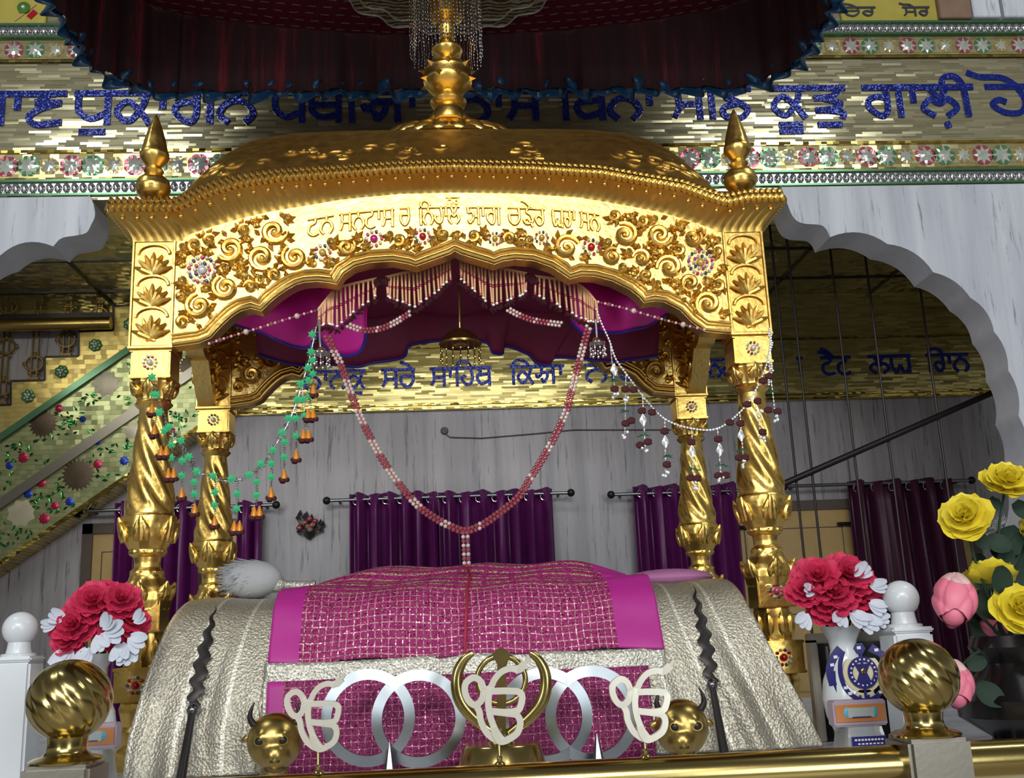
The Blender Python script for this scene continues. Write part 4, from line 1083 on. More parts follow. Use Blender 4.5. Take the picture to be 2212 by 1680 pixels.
mb = MB(); mb.grid(ceil_, 200, 30); mb.build('ceiling_cloth', 'canopy', t, keep=True)
def med(u, v, k=1, dz=.008):
    q = k*v*(1 + .03*math.cos(2*PI*u*22)*v); x, y = .02 + .58*q*math.cos(2*PI*u), .62 + .68*q*math.sin(2*PI*u); return (x, y, sag(x, y) - dz)
mb = MB(); mb.grid(med, 176, 14); o = mb.build('medallion', 'lace', t, keep=True)
mb = MB()
for k in (.99, .9, .62): mb.tube([med(i/176, 1, k, .011) for i in range(176)], .0045, 5, 0, True)
mb.build('silver_scallops', 'silver_band', o)

# ------------------------------------------------------------------ magenta lining inside the palanquin
t = thing('cloth_lining', (0, .4, 2.45), 'magenta cloth lining with blue scalloped edge gathered inside the palanquin roof', 'drape')
def swag(yp, topp, bot, name, mat='lining'):
    T = spline([at(x, y, yp) for x, y in topp], 10); B = spline([at(x, y, yp) for x, y in bot], 10)
    def samp(L, u): k = min(len(L) - 2, int(u*(len(L) - 1))); return L[k].lerp(L[k + 1], u*(len(L) - 1) - k)
    def fn(u, v):
        a, b = samp(T, u), samp(B, u); q = a.lerp(b, v)
        return (q.x, q.y + (.03*math.sin(u*11 + v*2) + .05*math.sin(v*PI))*(-1 if v else 0), q.z)
    mb = MB(); mb.grid(fn, 70, 14); o = mb.build(name, mat, t, solid=.003, keep=True)
    mb = MB(); mb.tube([fn(i/70, 1) for i in range(71)], .0055, 6); mb.build('piping', 'piping', o)
swag(.3, [(470, 640), (640, 600), (800, 590)], [(500, 703), (540, 712), (572, 718), (600, 730), (640, 746), (668, 751), (684, 736), (692, 730), (706, 752), (740, 764), (772, 756), (787, 735), (792, 715)], 'swag')
swag(.3, [(1225, 590), (1330, 600), (1440, 650)], [(1232, 700), (1262, 720), (1290, 706), (1312, 718), (1342, 722), (1372, 712), (1400, 700), (1425, 684), (1440, 680)], 'swag')
swag(.66, [(560, 610), (985, 590), (1420, 600)], [(560, 770), (640, 790), (700, 786), (770, 790), (800, 780), (850, 772), (874, 764), (884, 744), (930, 737), (985, 736), (1044, 742), (1058, 752), (1064, 766), (1084, 767), (1092, 748), (1140, 762), (1160, 779), (1188, 783), (1200, 768), (1260, 772), (1330, 780), (1420, 770)], 'back_valance', 'lining_shade')
mb = MB(); mb.grid(lambda u, v: (-.8 + 1.6*u, .08 + .66*v, 2.56 - .04*math.sin(PI*u)*math.sin(PI*v) + .012*math.sin(u*34)), 60, 10); mb.build('ceiling_cloth', 'lining_shade', t, keep=True)

# ------------------------------------------------------------------ bugle bead fringe under the arch
def toran(cords, label):
    a = at(*cords[0][0][0], .085)
    t = thing('bead_fringe', (a.x, .085, a.z), label, 'bead fringe', None)
    mb = MB()
    for cord, n, lens in cords: mb.tube([at(x, y, .085) for x, y in cord], .0048, 6)
    mb.build('cord', 'tube_bead', t)
    for cord, n, lens in cords:
        L = spline([at(x, y, .085) for x, y in cord], 10)
        for k in range(n):
            u = (k + .5)/n; i = min(len(L) - 2, int(u*(len(L) - 1))); p = L[i].lerp(L[i + 1], u*(len(L) - 1) - i)
            l = interp(u, lens[0], lens[1])/790; mb = MB(); sw = rnd.uniform(-.006, .006)
            q = lambda f: (p.x + sw*f, p.y - .004*f, p.z - l*f)
            if l < .055: mb.tube([q(.05), q(.86)], .0034, 6, 0)
            else:
                mb.tube([q(.03), q(.44)], .0036, 6, 0); mb.sph(q(.48), .0044, 6, 4, 1); mb.tube([q(.52), q(.88)], .0036, 6, 0)
            mb.sph(q(.92), .0055, 6, 4, 3 if k % 3 else 1)
            e = q(1.0)
            for m in range(5): mb.tube([e, (e[0] + rnd.uniform(-.009, .009), e[1] + rnd.uniform(-.008, .004), e[2] - rnd.uniform(.006, .015))], .003, 4, 2)
            mb.build('strand', ['tube_bead', 'red_bead', 'tassel', 'pearl'], t)
    for cord, n, lens in cords:
        c = at(*cord[-1], .082); mb = MB()
        for m in range(14): mb.tube([c, (c[0] + rnd.uniform(-.012, .012), c[1] - rnd.uniform(0, .01), c[2] - rnd.uniform(.01, .03))], .004, 4)
        mb.build('tassel', 'tassel', t)
toran([([(973, 560), (900, 582), (832, 599)], 19, ([0, .08, .55, .75, 1], [52, 60, 98, 72, 46])), ([(688, 668), (706, 645), (724, 622), (770, 611), (815, 601)], 20, ([0, .3, .52, .8, 1], [42, 72, 104, 66, 44]))], 'copper bugle bead fringe strung under the arch, left of the hanging gold rod')
toran([([(992, 559), (1060, 574), (1140, 591)], 20, ([0, .1, .5, .75, 1], [46, 58, 108, 76, 46])), ([(1290, 655), (1270, 630), (1248, 612), (1200, 602), (1154, 596)], 19, ([0, .3, .55, .85, 1], [48, 86, 92, 60, 46]))], 'copper bugle bead fringe strung under the arch, right of the hanging gold rod')

# ------------------------------------------------------------------ strings of beads
def resample(L, step):
    out = [L[0].copy()]; acc = 0
    for a, b in zip(L, L[1:]):
        d = (b - a).length
        while acc + d >= step:
            a = a.lerp(b, (step - acc)/d); d = (b - a).length; out.append(a.copy()); acc = 0
        acc += d
    return out
def pearls(px, y, step, r, label, mats=('pearl', 'pink_bead'), name='pearl_string', rows=1, big=0, cat='bead string'):
    L = resample(spline([at(a, b, y) for a, b in px], 12), step)
    t = thing(name, L[0], label, cat); mb = MB()
    mb.tube(L, .0012, 5); mb.build('thread', 'red_bead', t); mb = MB()
    for i, p in enumerate(L):
        d = (L[min(i + 1, len(L) - 1)] - L[max(i - 1, 0)]).normalized(); nrm = Vector((-d.z, 0, d.x))
        for k in range(rows):
            off = nrm*((k - (rows - 1)/2)*r*2.0) + d*(step*.5*(k % 2))
            q = r*(1.9 if big and i % big == big//2 else 1)*(1 if (i + k) % 2 == 0 or rows > 1 else .8)
            mb.sph(p + off, q, 8, 6, (i//(4 if rows > 1 else 1) + (0 if rows == 1 else i//9)) % len(mats))
    mb.build('beads', list(mats), t)
    return t
pearls([(452, 742), (500, 726), (560, 708), (630, 686), (690, 668)], -.012, .0105, .0044, 'pearl string from the left pier to the left end of the bead fringe', big=7)
pearls([(1292, 652), (1350, 666), (1440, 692), (1524, 713)], -.012, .0105, .0044, 'pearl string from the right end of the bead fringe to the right pier', big=7)
pearls([(752, 702), (785, 713), (820, 710), (850, 698), (886, 676)], .06, .0105, .0052, 'double pearl swag hanging under the left half of the bead fringe', rows=2)
pearls([(1098, 668), (1125, 682), (1160, 693), (1210, 700)], .06, .0105, .0052, 'double pearl swag hanging under the right half of the bead fringe', rows=2)
UG = [(708, 725), (722, 760), (736, 787), (769, 878), (803, 951), (836, 1008), (870, 1055), (903, 1092), (937, 1117), (972, 1136), (1005, 1146), (1040, 1134), (1077, 1109), (1121, 1072), (1147, 1030), (1181, 975), (1218, 901), (1234, 848), (1251, 781), (1271, 707)]
g_ = pearls(UG, .03, .0118, .0058, 'long pink bead garland hanging in a U through the middle of the arch', ('pink_bead', 'pearl', 'pink_bead'), 'bead_garland', 2, cat='garland')
L = resample([at(1005, 1150, .03), at(1008, 1222, .03)], .0118); mb = MB()
for i, p in enumerate(L):
    for k in (-1, 1): mb.sph((p.x + k*.0062, p.y, p.z), .0058, 8, 6, i % 2)
mb.build('pendant_tail', ['pink_bead', 'pearl'], g_)

# ------------------------------------------------------------------ hanging ornaments
def hanging(px, py_top, py_dome, r, y, mat, label, n, drop, name):
    c = at(px, py_dome, y); tp = at(px - 3, py_top, y)
    t = thing(name, c, label, 'hanging ornament')
    mb = MB(); mb.tube([tp, (c.x, c.y, c.z + r*.3)], .0035, 8); mb.build('hanging_rod', mat, t)
    mb = MB(); mb.lathe([(r, -r*.22), (r*1.02, -r*.12), (r*.92, .0), (r*.76, r*.26), (r*.5, r*.48), (r*.22, r*.6), (r*.07, r*.66), (.004, r*.95)], c, 32, 0, lambda a, z, q: 1 + .025*math.cos(16*a)*(z < c.z), cap=True); d = mb.build('dome', mat, t)
    mb = MB()
    for k in range(n):
        a = 2*PI*k/n; x, yy = c.x + r*.97*math.cos(a), c.y + r*.97*math.sin(a)
        mb.tube([(x, yy, c.z - r*.2), (x, yy, c.z - r*.2 - drop)], .0012, 4); mb.sph((x, yy, c.z - r*.2 - drop), (.004, .004, .007), 6, 4)
        mb.sph((x, yy, c.z - r*.2 - drop*.5), .0035, 6, 4)
    mb.build('bead_drops', mat, t)
    mb = MB(); mb.sph((c.x, c.y, c.z - r*.1), (r*.4, r*.4, r*.25), 12, 6); mb.build('inner_knob', mat, t)
hanging(994, 560, 736, .062, .2, 'brass_dull', 'gold domed ornament on a rod hanging in the centre of the arch', 16, .05, 'domed_pendant')
hanging(692, 690, 760, .027, .05, 'silver', 'small silver domed pendant beside the green star garland', 9, .035, 'domed_pendant')
hanging(1290, 690, 738, .023, .05, 'silver', 'small silver domed pendant at the right end of the pink bead garland', 9, .035, 'domed_pendant')

# ------------------------------------------------------------------ green star garland
YG = -.075
def star(mb, c, r, mat=0, rot=0):
    N = 6
    for s in (-1, 1):
        P = [(c[0], c[1] + s*.006, c[2])] + [(c[0] + r*(1 if k % 2 == 0 else .58)*math.cos(PI*k/N + rot), c[1], c[2] + r*(1 if k % 2 == 0 else .58)*math.sin(PI*k/N + rot)) for k in range(2*N)]
        mb.add(P, [(0, 1 + k, 1 + (k + 1) % (2*N)) for k in range(2*N)], mat)
GC = [(333, 818), (338, 850), (350, 890), (366, 922), (392, 955), (408, 985), (424, 1022), (448, 1024), (470, 1036), (492, 1038), (515, 1035), (540, 1025), (575, 997), (598, 956), (622, 914), (640, 870), (652, 830), (664, 790), (676, 740), (684, 700)]
curve = spline([at(x, y, YG) for x, y in GC], 10)
t = thing('star_garland', curve[0], 'green star garland with orange cone drops hung across the left posts', 'garland')
mb = MB(); rs = resample(curve, .004)
mb.tube(rs[::3], .0014, 5)
for p in rs:
    a = rnd.uniform(0, PI); mb.tube([(p.x - .009*math.cos(a), p.y - .004, p.z - .009*math.sin(a)), (p.x + .009*math.cos(a), p.y + .002, p.z + .009*math.sin(a))], .0009, 3)
mb.build('tinsel_string', 'tinsel', t)
star0 = None
for p in resample(curve, .048):
    mb = MB(); star(mb, (p.x + rnd.uniform(-.006, .006), p.y - .008, p.z + rnd.uniform(-.004, .004)), .0135, 0, rnd.uniform(0, 1)); mb.build('star', 'green_star', t)
DROPS = [(335, 838, 329, 897), (345, 872, 334, 943), (358, 905, 354, 988), (372, 935, 370, 1036), (395, 965, 393, 1078), (420, 1018, 421, 1112), (466, 1038, 464, 1138), (513, 1036, 512, 1150), (555, 1014, 555, 1118), (588, 975, 586, 1078), (616, 925, 614, 1038), (640, 870, 640, 996), (652, 830, 661, 952), (664, 790, 671, 908), (674, 752, 677, 856)]
for i, (xa, ya, xb, yb) in enumerate(DROPS):
    a, b = at(xa, ya, YG), at(xb, yb - 26, YG - .006); mb = MB()
    mb.tube([a, b], .001, 4)
    for q in resample([a, b], .006): mb.tube([(q.x - .004, q.y - .003, q.z), (q.x + .004, q.y + .002, q.z + .003)], .0009, 3)
    o = mb.build('drop_string', 'tinsel', t)
    for f in ((.35, .72) if (b - a).length > .075 else (.45,)):
        q = a.lerp(b, f); mb = MB(); star(mb, (q.x, q.y - .006, q.z), .0125, 0, i*.4); mb.build('star', 'green_star', o)
    mb = MB(); nC = 2 if i % 5 in (2, 3) else 1
    for k in range(nC):
        dx = (k - (nC - 1)/2)*.014
        mb.lathe([(.0015, .0), (.004, -.006), (.0105, -.026), (.011, -.03)], (b.x + dx, b.y, b.z), 12, 0)
        for m in range(9):
            an = m*2.4; mb.sph((b.x + dx + .009*math.cos(an), b.y + .006*math.sin(an) - .002, b.z - .031 + .003*math.sin(m*5)), .0062, 6, 4, 1)
    mb.build('cone_drop', ['orange', 'red_fuzz'], o)

# ------------------------------------------------------------------ crystal garland on the right posts
GC = [(1288, 668), (1300, 700), (1316, 735), (1330, 775), (1356, 812), (1392, 860), (1437, 905), (1494, 925), (1550, 925), (1598, 890), (1628, 850), (1648, 808), (1660, 770), (1666, 722)]
YC = -.08
curve = spline([at(x, y, YC) for x, y in GC], 8)
t = thing('crystal_garland', curve[0], 'crystal garland with dark red flowers and mirror diamonds hung across the right posts', 'garland')
mb = MB(); mb.tube(curve, .0016, 5)
for p in resample(curve, .009): mb.sph(p, (.003, .003, .004), 6, 4)
mb.build('bead_string', 'crystal', t)
def fuzz(mb, x, y, mat):
    c = at(x, y, YC - .004)
    for m in range(7): mb.sph((c.x + .006*math.cos(m*.9)*(m > 0), c.y, c.z + .0045*math.sin(m*.9)*(m > 0)), (.0075, .006, .0058), 7, 5, mat)
def lozenge(mb, x, y, mat=0, r=.014):
    c = at(x, y, YC - .006); o = [(c.x, c.y, c.z + r*1.35), (c.x + r*.85, c.y, c.z), (c.x, c.y, c.z - r*1.35), (c.x - r*.85, c.y, c.z)]
    mb.tube(o, .0022, 6, mat, True)
    mb.add([(c.x, c.y - .003, c.z)] + [tuple(Vector(c).lerp(Vector(q), .86)) for q in o], [(0, 1, 2), (0, 2, 3), (0, 3, 4), (0, 4, 1)], 1)
def drop(items, top):
    p = at(top[0], top[1], YC); last = items[-1]; mb = MB(); mb.tube([p, at(last[1], last[2], YC)], .0011, 4)
    for q in resample([p, at(last[1], last[2], YC)], .011): mb.sph(q, .0026, 5, 4)
    o = mb.build('drop_string', 'crystal', t)
    for k, x, y in items:
        mb = MB()
        if k == 'f': fuzz(mb, x, y, 0); mb.build('flower', 'red_fuzz', o)
        elif k == 'd': lozenge(mb, x, y); mb.build('diamond', ['silver', 'crystal'], o)
        elif k == 'c':
            c = at(x, y, YC - .005)
            for m in range(4): mb.sph((c.x + rnd.uniform(-.009, .009), c.y, c.z + rnd.uniform(-.01, .01)), (.0045, .004, .006), 6, 4)
            mb.build('crystal', 'crystal', o)
        elif k == 'g':
            c = at(x, y, YC - .004)
            for m in range(14): a = rnd.uniform(-.3, PI + .3); l = rnd.uniform(.008, .022); mb.tube([c, (c.x + l*math.cos(a), c.y - .004, c.z + l*.5*math.sin(a) - .006*abs(math.cos(a)))], .0011, 3)
            mb.build('leaf_tuft', 'leaf_tinsel', o)
drop([('d', 1327, 800), ('g', 1328, 822), ('f', 1328, 840), ('c', 1330, 858)], (1318, 740))
drop([('f', 1351, 840), ('f', 1369, 841), ('c', 1354, 862), ('g', 1352, 888), ('f', 1352, 914), ('f', 1364, 908), ('c', 1350, 938)], (1352, 806))
drop([('f', 1387, 887), ('f', 1409, 890), ('d', 1389, 909), ('g', 1392, 938), ('f', 1383, 961), ('f', 1400, 954), ('c', 1394, 972)], (1388, 852))
drop([('f', 1436, 931), ('d', 1437, 956), ('g', 1440, 985), ('f', 1441, 1003), ('c', 1438, 1022)], (1436, 905))
drop([('f', 1494, 955), ('d', 1495, 977), ('g', 1497, 1012), ('f', 1492, 1032), ('f', 1506, 1033), ('c', 1499, 1048)], (1494, 925))
drop([('f', 1552, 948), ('d', 1555, 973), ('g', 1556, 1003), ('f', 1552, 1027), ('f', 1568, 1026), ('c', 1558, 1036)], (1550, 925))
drop([('f', 1577, 912), ('f', 1600, 914), ('d', 1601, 942), ('g', 1603, 972), ('f', 1597, 988), ('f', 1610, 988), ('c', 1607, 1002)], (1598, 890))
drop([('f', 1615, 873), ('f', 1637, 866), ('c', 1640, 892), ('f', 1648, 933), ('c', 1646, 950)], (1628, 850))
drop([('f', 1648, 822), ('f', 1662, 812), ('g', 1668, 845), ('f', 1660, 885), ('f', 1680, 888), ('c', 1676, 902)], (1660, 775))
mb = MB()
for y in range(710, 835, 5): c = at(1664 + 4*math.sin(y*.12), y, YC); mb.sph((c.x + rnd.uniform(-.003, .003), c.y, c.z), .0038, 6, 4)
mb.build('crystal_tail', 'crystal', t)

# ------------------------------------------------------------------ bed and its cloths
t = thing('bed', (0, .3, ZD), 'low draped bed standing between the four gold posts', 'bed')
mb = MB(); mb.box(-.7, .7, .02, .62, ZD + .22, ZD + .36, 0, .03); mb.build('mattress', 'brocade', t)
for sx in (-.62, .62):
    for y in (.08, .56):
        mb = MB(); mb.lathe([(.03, ZD), (.036, ZD + .05), (.022, ZD + .1), (.034, ZD + .16), (.03, ZD + .225)], (sx, y, 0), 16); mb.build('leg', 'wood', t)
SP = [(.66, 1.3), (.64, 1.48), (.6, 1.565), (.45, 1.577), (.25, 1.577), (.1, 1.572), (.02, 1.558), (-.045, 1.525), (-.095, 1.46), (-.13, 1.38), (-.155, 1.29), (-.172, 1.22), (-.186, 1.15)]
SPs = spline([(0, a, b) for a, b in SP], 8)
def sheet(u, v):
    k = v*(len(SPs) - 1); i = min(len(SPs) - 2, int(k)); q = SPs[i].lerp(SPs[i + 1], k - i)
    zz_ = q.z
    xl = interp(zz_, [1.15, 1.25, 1.4, 1.5, 1.58], [-.82, -.815, -.785, -.76, -.735]); xr = interp(zz_, [1.15, 1.25, 1.4, 1.5, 1.58], [.872, .835, .775, .745, .73])
    x = xl + (xr - xl)*u; d = max(0, (1.56 - zz_))*2.2 if q.y < .1 else 0
    e = min(1, abs(u - .5)*2.6 - .1) if abs(u - .5) > .04 else 0
    rip = .013*math.sin(u*58 + zz_*4)*e + .009*math.sin(u*113)*e + .02*math.sin(u*23 + 1)*math.sin(zz_*13)*max(0, 1 - abs(u - .2)*3)
    return (x, q.y - max(0, rip + .006)*d, q.z + .004*math.sin(u*40)*(1 - min(1, d)))
mb = MB(); mb.grid(sheet, 200, 90); o = mb.build('bed_sheet', 'brocade', loc=(0, .3, 1.5), solid=.004, keep=True); tag(o, 'silver gold brocade sheet draped over the bed down to the dais', 'bed sheet')

def draped(prof, xlf, xrf, lift=0):
    S_ = spline([(0, a, b) for a, b in prof], 8)
    def fn(u, v):
        k = v*(len(S_) - 1); i = min(len(S_) - 2, int(k)); q = S_[i].lerp(S_[i + 1], k - i)
        xl, xr = xlf(v), xrf(v)
        return xl + (xr - xl)*u, q.y, q.z
    return fn
# folded silk pillow under the cover, then the two rumala cloths
mb = MB(); mb.sph((.03, .28, 1.6), (.43, .14, .034), 40, 16); o = mb.build('scripture_cushion', 'magenta', loc=(.03, .28, 1.58)); tag(o, 'wrapped bundle under the pink cover on top of the bed', 'cushion')
up = [(.47, 1.578), (.42, 1.625), (.34, 1.644), (.24, 1.644), (.15, 1.632), (.1, 1.607), (.05, 1.587), (.0, 1.577), (-.06, 1.538), (-.11, 1.468), (-.142, 1.398)]
fu = draped(up, lambda v: -.4 - .09*min(1, max(0, v - .35)*6), lambda v: .43 + .07*min(1, max(0, v - .25)*4))
def upper_cloth(u, v):
    x, y, z = fu(u, v); e = max(0, abs(u - .5) - .3)*5
    z -= (.012*e*e if v < .55 else 0)*3 if v < .6 else 0
    z += .004*math.sin(u*21 + v*9) + .003*math.sin(v*44 + u*5)*(v < .6)
    return (x, y - .006 - .004*math.sin(u*33)*(v > .6) - .003*math.sin(v*40), z + .004)
t = thing('pink_cover', (0, .15, 1.6), 'magenta cover worked with silver sequins over the top of the bed', 'cover')
BW = .072
inb = lambda u, v: 1 if (u < BW or u > 1 - (BW + .045)) else 0
mb = MB(); mb.grid(upper_cloth, 120, 64, matf=inb, uvf=lambda u, v: (u, 1 - v)); mb.build('sequin_cloth', ['sequin', 'magenta'], t, solid=.003, keep=True)
mb = MB(); mb.grid(lambda u, v: (-.498 + 1.0*u, -.152 - .004*math.sin(u*37) - .006*v, 1.404 - .003*math.sin(u*9) + .012*(u > .9)*(u - .9)*0 - .058*v), 90, 4); mb.build('silver_border', 'silver_band', t, solid=.003, keep=True)
t = thing('hanging_cloth', (0, -.19, 1.3), 'pink sequin cloth hanging down the front of the bed behind the emblems', 'cover')
mb = MB(); mb.grid(lambda u, v: (-.488 + .94*u, -.176 - .03*v - .005*math.sin(u*29 + v*2), 1.36 - .212*v), 90, 12, matf=lambda u, v: 1 if u < .045 else 0, uvf=lambda u, v: (u, 1 - v)); mb.build('sequin_cloth', ['sequin_front', 'magenta'], t, solid=.003, keep=True)
mb = MB(); mb.tube([(-.49, -.178 - .03*v/10, 1.36 - .212*v/10) for v in range(11)], .006, 6); mb.build('silver_edge', 'silver_band', t)
mb = MB(); p = [at(1008, 1222, .03)] + [Vector(upper_cloth(.515 - .002*i, .52 + .48*i/12)) + Vector((0, -.008, .004)) for i in range(13)]
mb.tube(p, .0042, 6); o = mb.build('red_cord', 'red_bead', loc=p[0]); tag(o, 'thin red cord running down the middle of the pink cover', 'cord')
c = at(1445, 1262, .42); mb = MB(); mb.sph((c.x, c.y, 1.598), (.14, .1, .03), 24, 12); o = mb.build('bolster', plain('mauve_pillow', (.42, .16, .34), .6), loc=(c.x, c.y, 1.575)); tag(o, 'mauve pillow peeping out behind the right end of the pink cover', 'pillow')

# white hair whisk lying on the bed
c = at(545, 1248, .25); t = thing('fly_whisk', (c.x, c.y, 1.58), 'white hair whisk lying on the sheet left of the pink cover', 'whisk')
mb = MB(); mb.sph((c.x, c.y, c.z - .004), (.086, .06, .054), 28, 16); mb.build('hair_core', 'hair', t)
mb = MB(); rr = random.Random(2)
for i in range(420):
    th, ph = rr.uniform(0, 2*PI), rr.uniform(-.9, 1.4); q = Vector((math.cos(ph)*math.cos(th)*.08, math.cos(ph)*math.sin(th)*.056, math.sin(ph)*.05)) + Vector((c.x, c.y, c.z))
    l = rr.uniform(.015, .05); d = Vector((-.8, rr.uniform(-.4, .2), rr.uniform(-.25, .35)))
    mb.tube([(c.x + .05, c.y, c.z - .012), q, q + d*l + Vector((0, 0, -.006))], [.0012, .0014, .0005], 3)
mb.build('hair_strands', 'hair', t)['kind'] = 'stuff'
q = at(606, 1262, .2); mb = MB(); mb.lathe([(.02, -.03), (.024, .0), (.022, .03), (.012, .04), (.014, .11), (.018, .115), (.016, .125)], (c.x + .055, c.y, c.z - .02), 18, 0, M3=Matrix.Rotation(PI/2 + .08, 3, 'Y')); mb.build('handle', 'silver_band', t)

# ------------------------------------------------------------------ serpent spears leaning on the bed
def spear(blade, ring, foot, y0, y1, label, width):
    a0, b0 = at(*blade, y1), at(*foot, y0); r0 = at(*ring, (y0 + y1)/2); 
    d = (a0 - b0); f = (r0.z - b0.z)/(a0.z - b0.z); r0 = Vector((at(*ring, b0.y + d.y*f).x, b0.y + d.y*f, r0.z))
    t = thing('serpent_spear', (b0.x, b0.y, ZD), label, 'spear')
    mb = MB(); e = b0 + (b0 - r0)*((b0.z - ZD)/(r0.z - b0.z)); mb.tube([e, r0], [.012, .0085], 12); mb.build('shaft', 'dark', t)
    mb = MB(); u = (r0 - b0).normalized()
    M3 = u.to_track_quat('Z', 'Y').to_matrix()
    mb.lathe([(.009, -.01), (.013, -.006), (.015, .0), (.013, .006), (.01, .012)], r0, 20, 0, M3=M3); mb.build('ring', 'ferrule', t)
    n = 90; v = a0 - r0; L_ = v.length; v.normalize(); s = Vector((v.z, 0, -v.x)); vs = []; 
    for i in range(n + 1):
        q = i/n; w = width*(math.sin(PI*min(1, .12 + q*.9))**.7)*(1 - q)**.25*.62 + .001
        c = r0 + v*(L_*q) + s*(.0085*math.sin(q*PI*13)*(1 - .55*q)); c.y -= .018*math.sin(q*PI)
        vs += [c - s*w, c - Vector((0, .0035, 0)), c + s*w, c + Vector((0, .0035, 0))]
    fs = [(4*i + k, 4*i + (k + 1) % 4, 4*i + 4 + (k + 1) % 4, 4*i + 4 + k) for i in range(n) for k in range(4)]
    mb = MB(); mb.add(vs, fs + [(0, 1, 2, 3), (4*n, 4*n + 3, 4*n + 2, 4*n + 1)]); mb.build('wavy_blade', 'dark_steel', t)
spear((466, 1308), (416, 1532), (398, 1640), -.25, -.03, 'wavy black serpent spear leaning on the left end of the bed', .032)
spear((1498, 1266), (1538, 1478), (1562, 1612), -.25, -.03, 'wavy black serpent spear leaning on the right end of the bed', .032)

# ------------------------------------------------------------------ brass rail
YRL = -.72; RR = .037; ZR = 1.171
t = thing('rail', (0, YRL, ZR), 'thick polished brass rail running in front of the dais', 'rail')
mb = MB(); mb.tube([(-1.6, YRL, ZR), (1.9, YRL, ZR)], RR, 40); mb.build('tube', 'brass', t)
def rail_post(px, py, label, half, dz=0):
    c = at(px, py, YRL); x = c.x
    t = thing('rail_post', (x, YRL, 0), label, 'post')
    zc = c.z + dz; zt = zc - .112
    mb = MB(); mb.box(x - half, x + half, YRL - half, YRL + half, 0, zt, 0, .008); mb.build('square_shaft', 'steel_gold', t)
    mb = MB(); mb.lathe([(.066, zt), (.068, zt + .004), (.06, zt + .009), (.044, zt + .013), (.038, zt + .02), (.036, zt + .03), (.038, zt + .048)], (x, YRL, 0), 36); mb.build('collar', 'brass', t)
    mb = MB(); R = .078
    n, m = 56, 40
    def fn(u, v):
        th = PI*v; a = 2*PI*u; ph = a + .85*math.cos(th)
        q = R*(1 - .05*(1 - abs(math.sin(5.5*ph)))**2*math.sin(th))
        return (x + q*math.sin(th)*math.cos(a), YRL + q*math.sin(th)*math.sin(a), zc + R*.97*math.cos(th))
    mb.grid(fn, 144, 40); mb.build('fluted_ball', 'brass', t)
rail_post(151, 1512, 'brass fluted ball post at the left end of the rail', .062)
rail_post(1984, 1462, 'brass fluted ball post with broad square shaft at the right of the rail', .062)

# ------------------------------------------------------------------ emblems
def emblem_at(px, py, y, k, mirror=1):
    """place in the emblem drawing (pixels of the photo from its foot)"""
    return None
IK = dict(
 loop=[(25, 112), (8, 122), (-6, 116), (-13, 98), (-8, 76), (8, 62), (22, 58), (34, 66), (38, 84), (34, 102)],
)
def ik(px, py, label, w=9.5, scale=1):
    """the numeral-and-letter emblem; drawn in pixels right and up from its pointed foot"""
    y = YRL
    def T(p): q = at(px + p[0]*scale, py - p[1]*scale, y); return (q.x, q.z)
    k = (at(px + 1, py, y).x - at(px, py, y).x)
    f = at(px, py, y)
    t = thing('emblem', (f.x, y, ZR + RR), label, 'emblem')
    mb = MB(); cnt = [0]
    def st(pts, ww=1.0, sm=True):
        cnt[0] += 1
        P_ = spline([(a, b, 0) for a, b in pts], 8) if sm else [Vector((a, b, 0)) for a, b in pts]
        strip(mb, [T((q.x, q.y)) for q in P_], w*1.5*k*ww*scale, y, .008 + .0005*cnt[0])
    st([(-30, 104), (-40, 134), (-56, 144), (-73, 132), (-75, 112), (-66, 92), (-52, 84), (-38, 96), (-33, 118), (-30, 104)])
    st([(-52, 84), (-44, 70), (-40, 48), (-28, 24), (-10, 9), (4, 4)])
    st([(-38, 122), (-28, 118), (-18, 124), (-10, 140), (4, 156), (24, 164), (40, 160)], .95)
    st([(34, 160), (46, 164), (58, 176)], 1.25, False); st([(58, 176), (66, 188)], .6, False)
    st([(-20, 122), (-24, 92), (-20, 60), (-8, 28), (6, 8)])
    st([(-18, 114), (16, 115), (42, 113), (50, 104), (48, 86), (40, 72), (14, 68), (-16, 70)])
    st([(-16, 70), (16, 66), (38, 62), (46, 46), (40, 24), (22, 10), (4, 4), (-6, 14), (-14, 36)])
    mb.prism([T((-14, 10)), T((0, -4)), T((14, 8)), T((0, 16))], y - .008, y)
    mb.build('plate', 'emblem', t)
    mb = MB(); z = ZR + RR - .002
    mb.lathe([(.012, z), (.01, z + .004), (.005, z + .008), (.006, z + .014), (.003, z + .018), (.0025, f.z + .006)], (f.x, y - .004, 0), 14); mb.build('stem', 'brass', t)
ik(688, 1620, 'pale gilt numeral and letter emblem on the rail at the left', 9.5, .88)
ik(1078, 1604, 'pale gilt numeral and letter emblem on the rail before the gold sword emblem', 9.5, .98)
ik(1392, 1600, 'pale gilt numeral and letter emblem on the rail at the right', 9.5, .93)

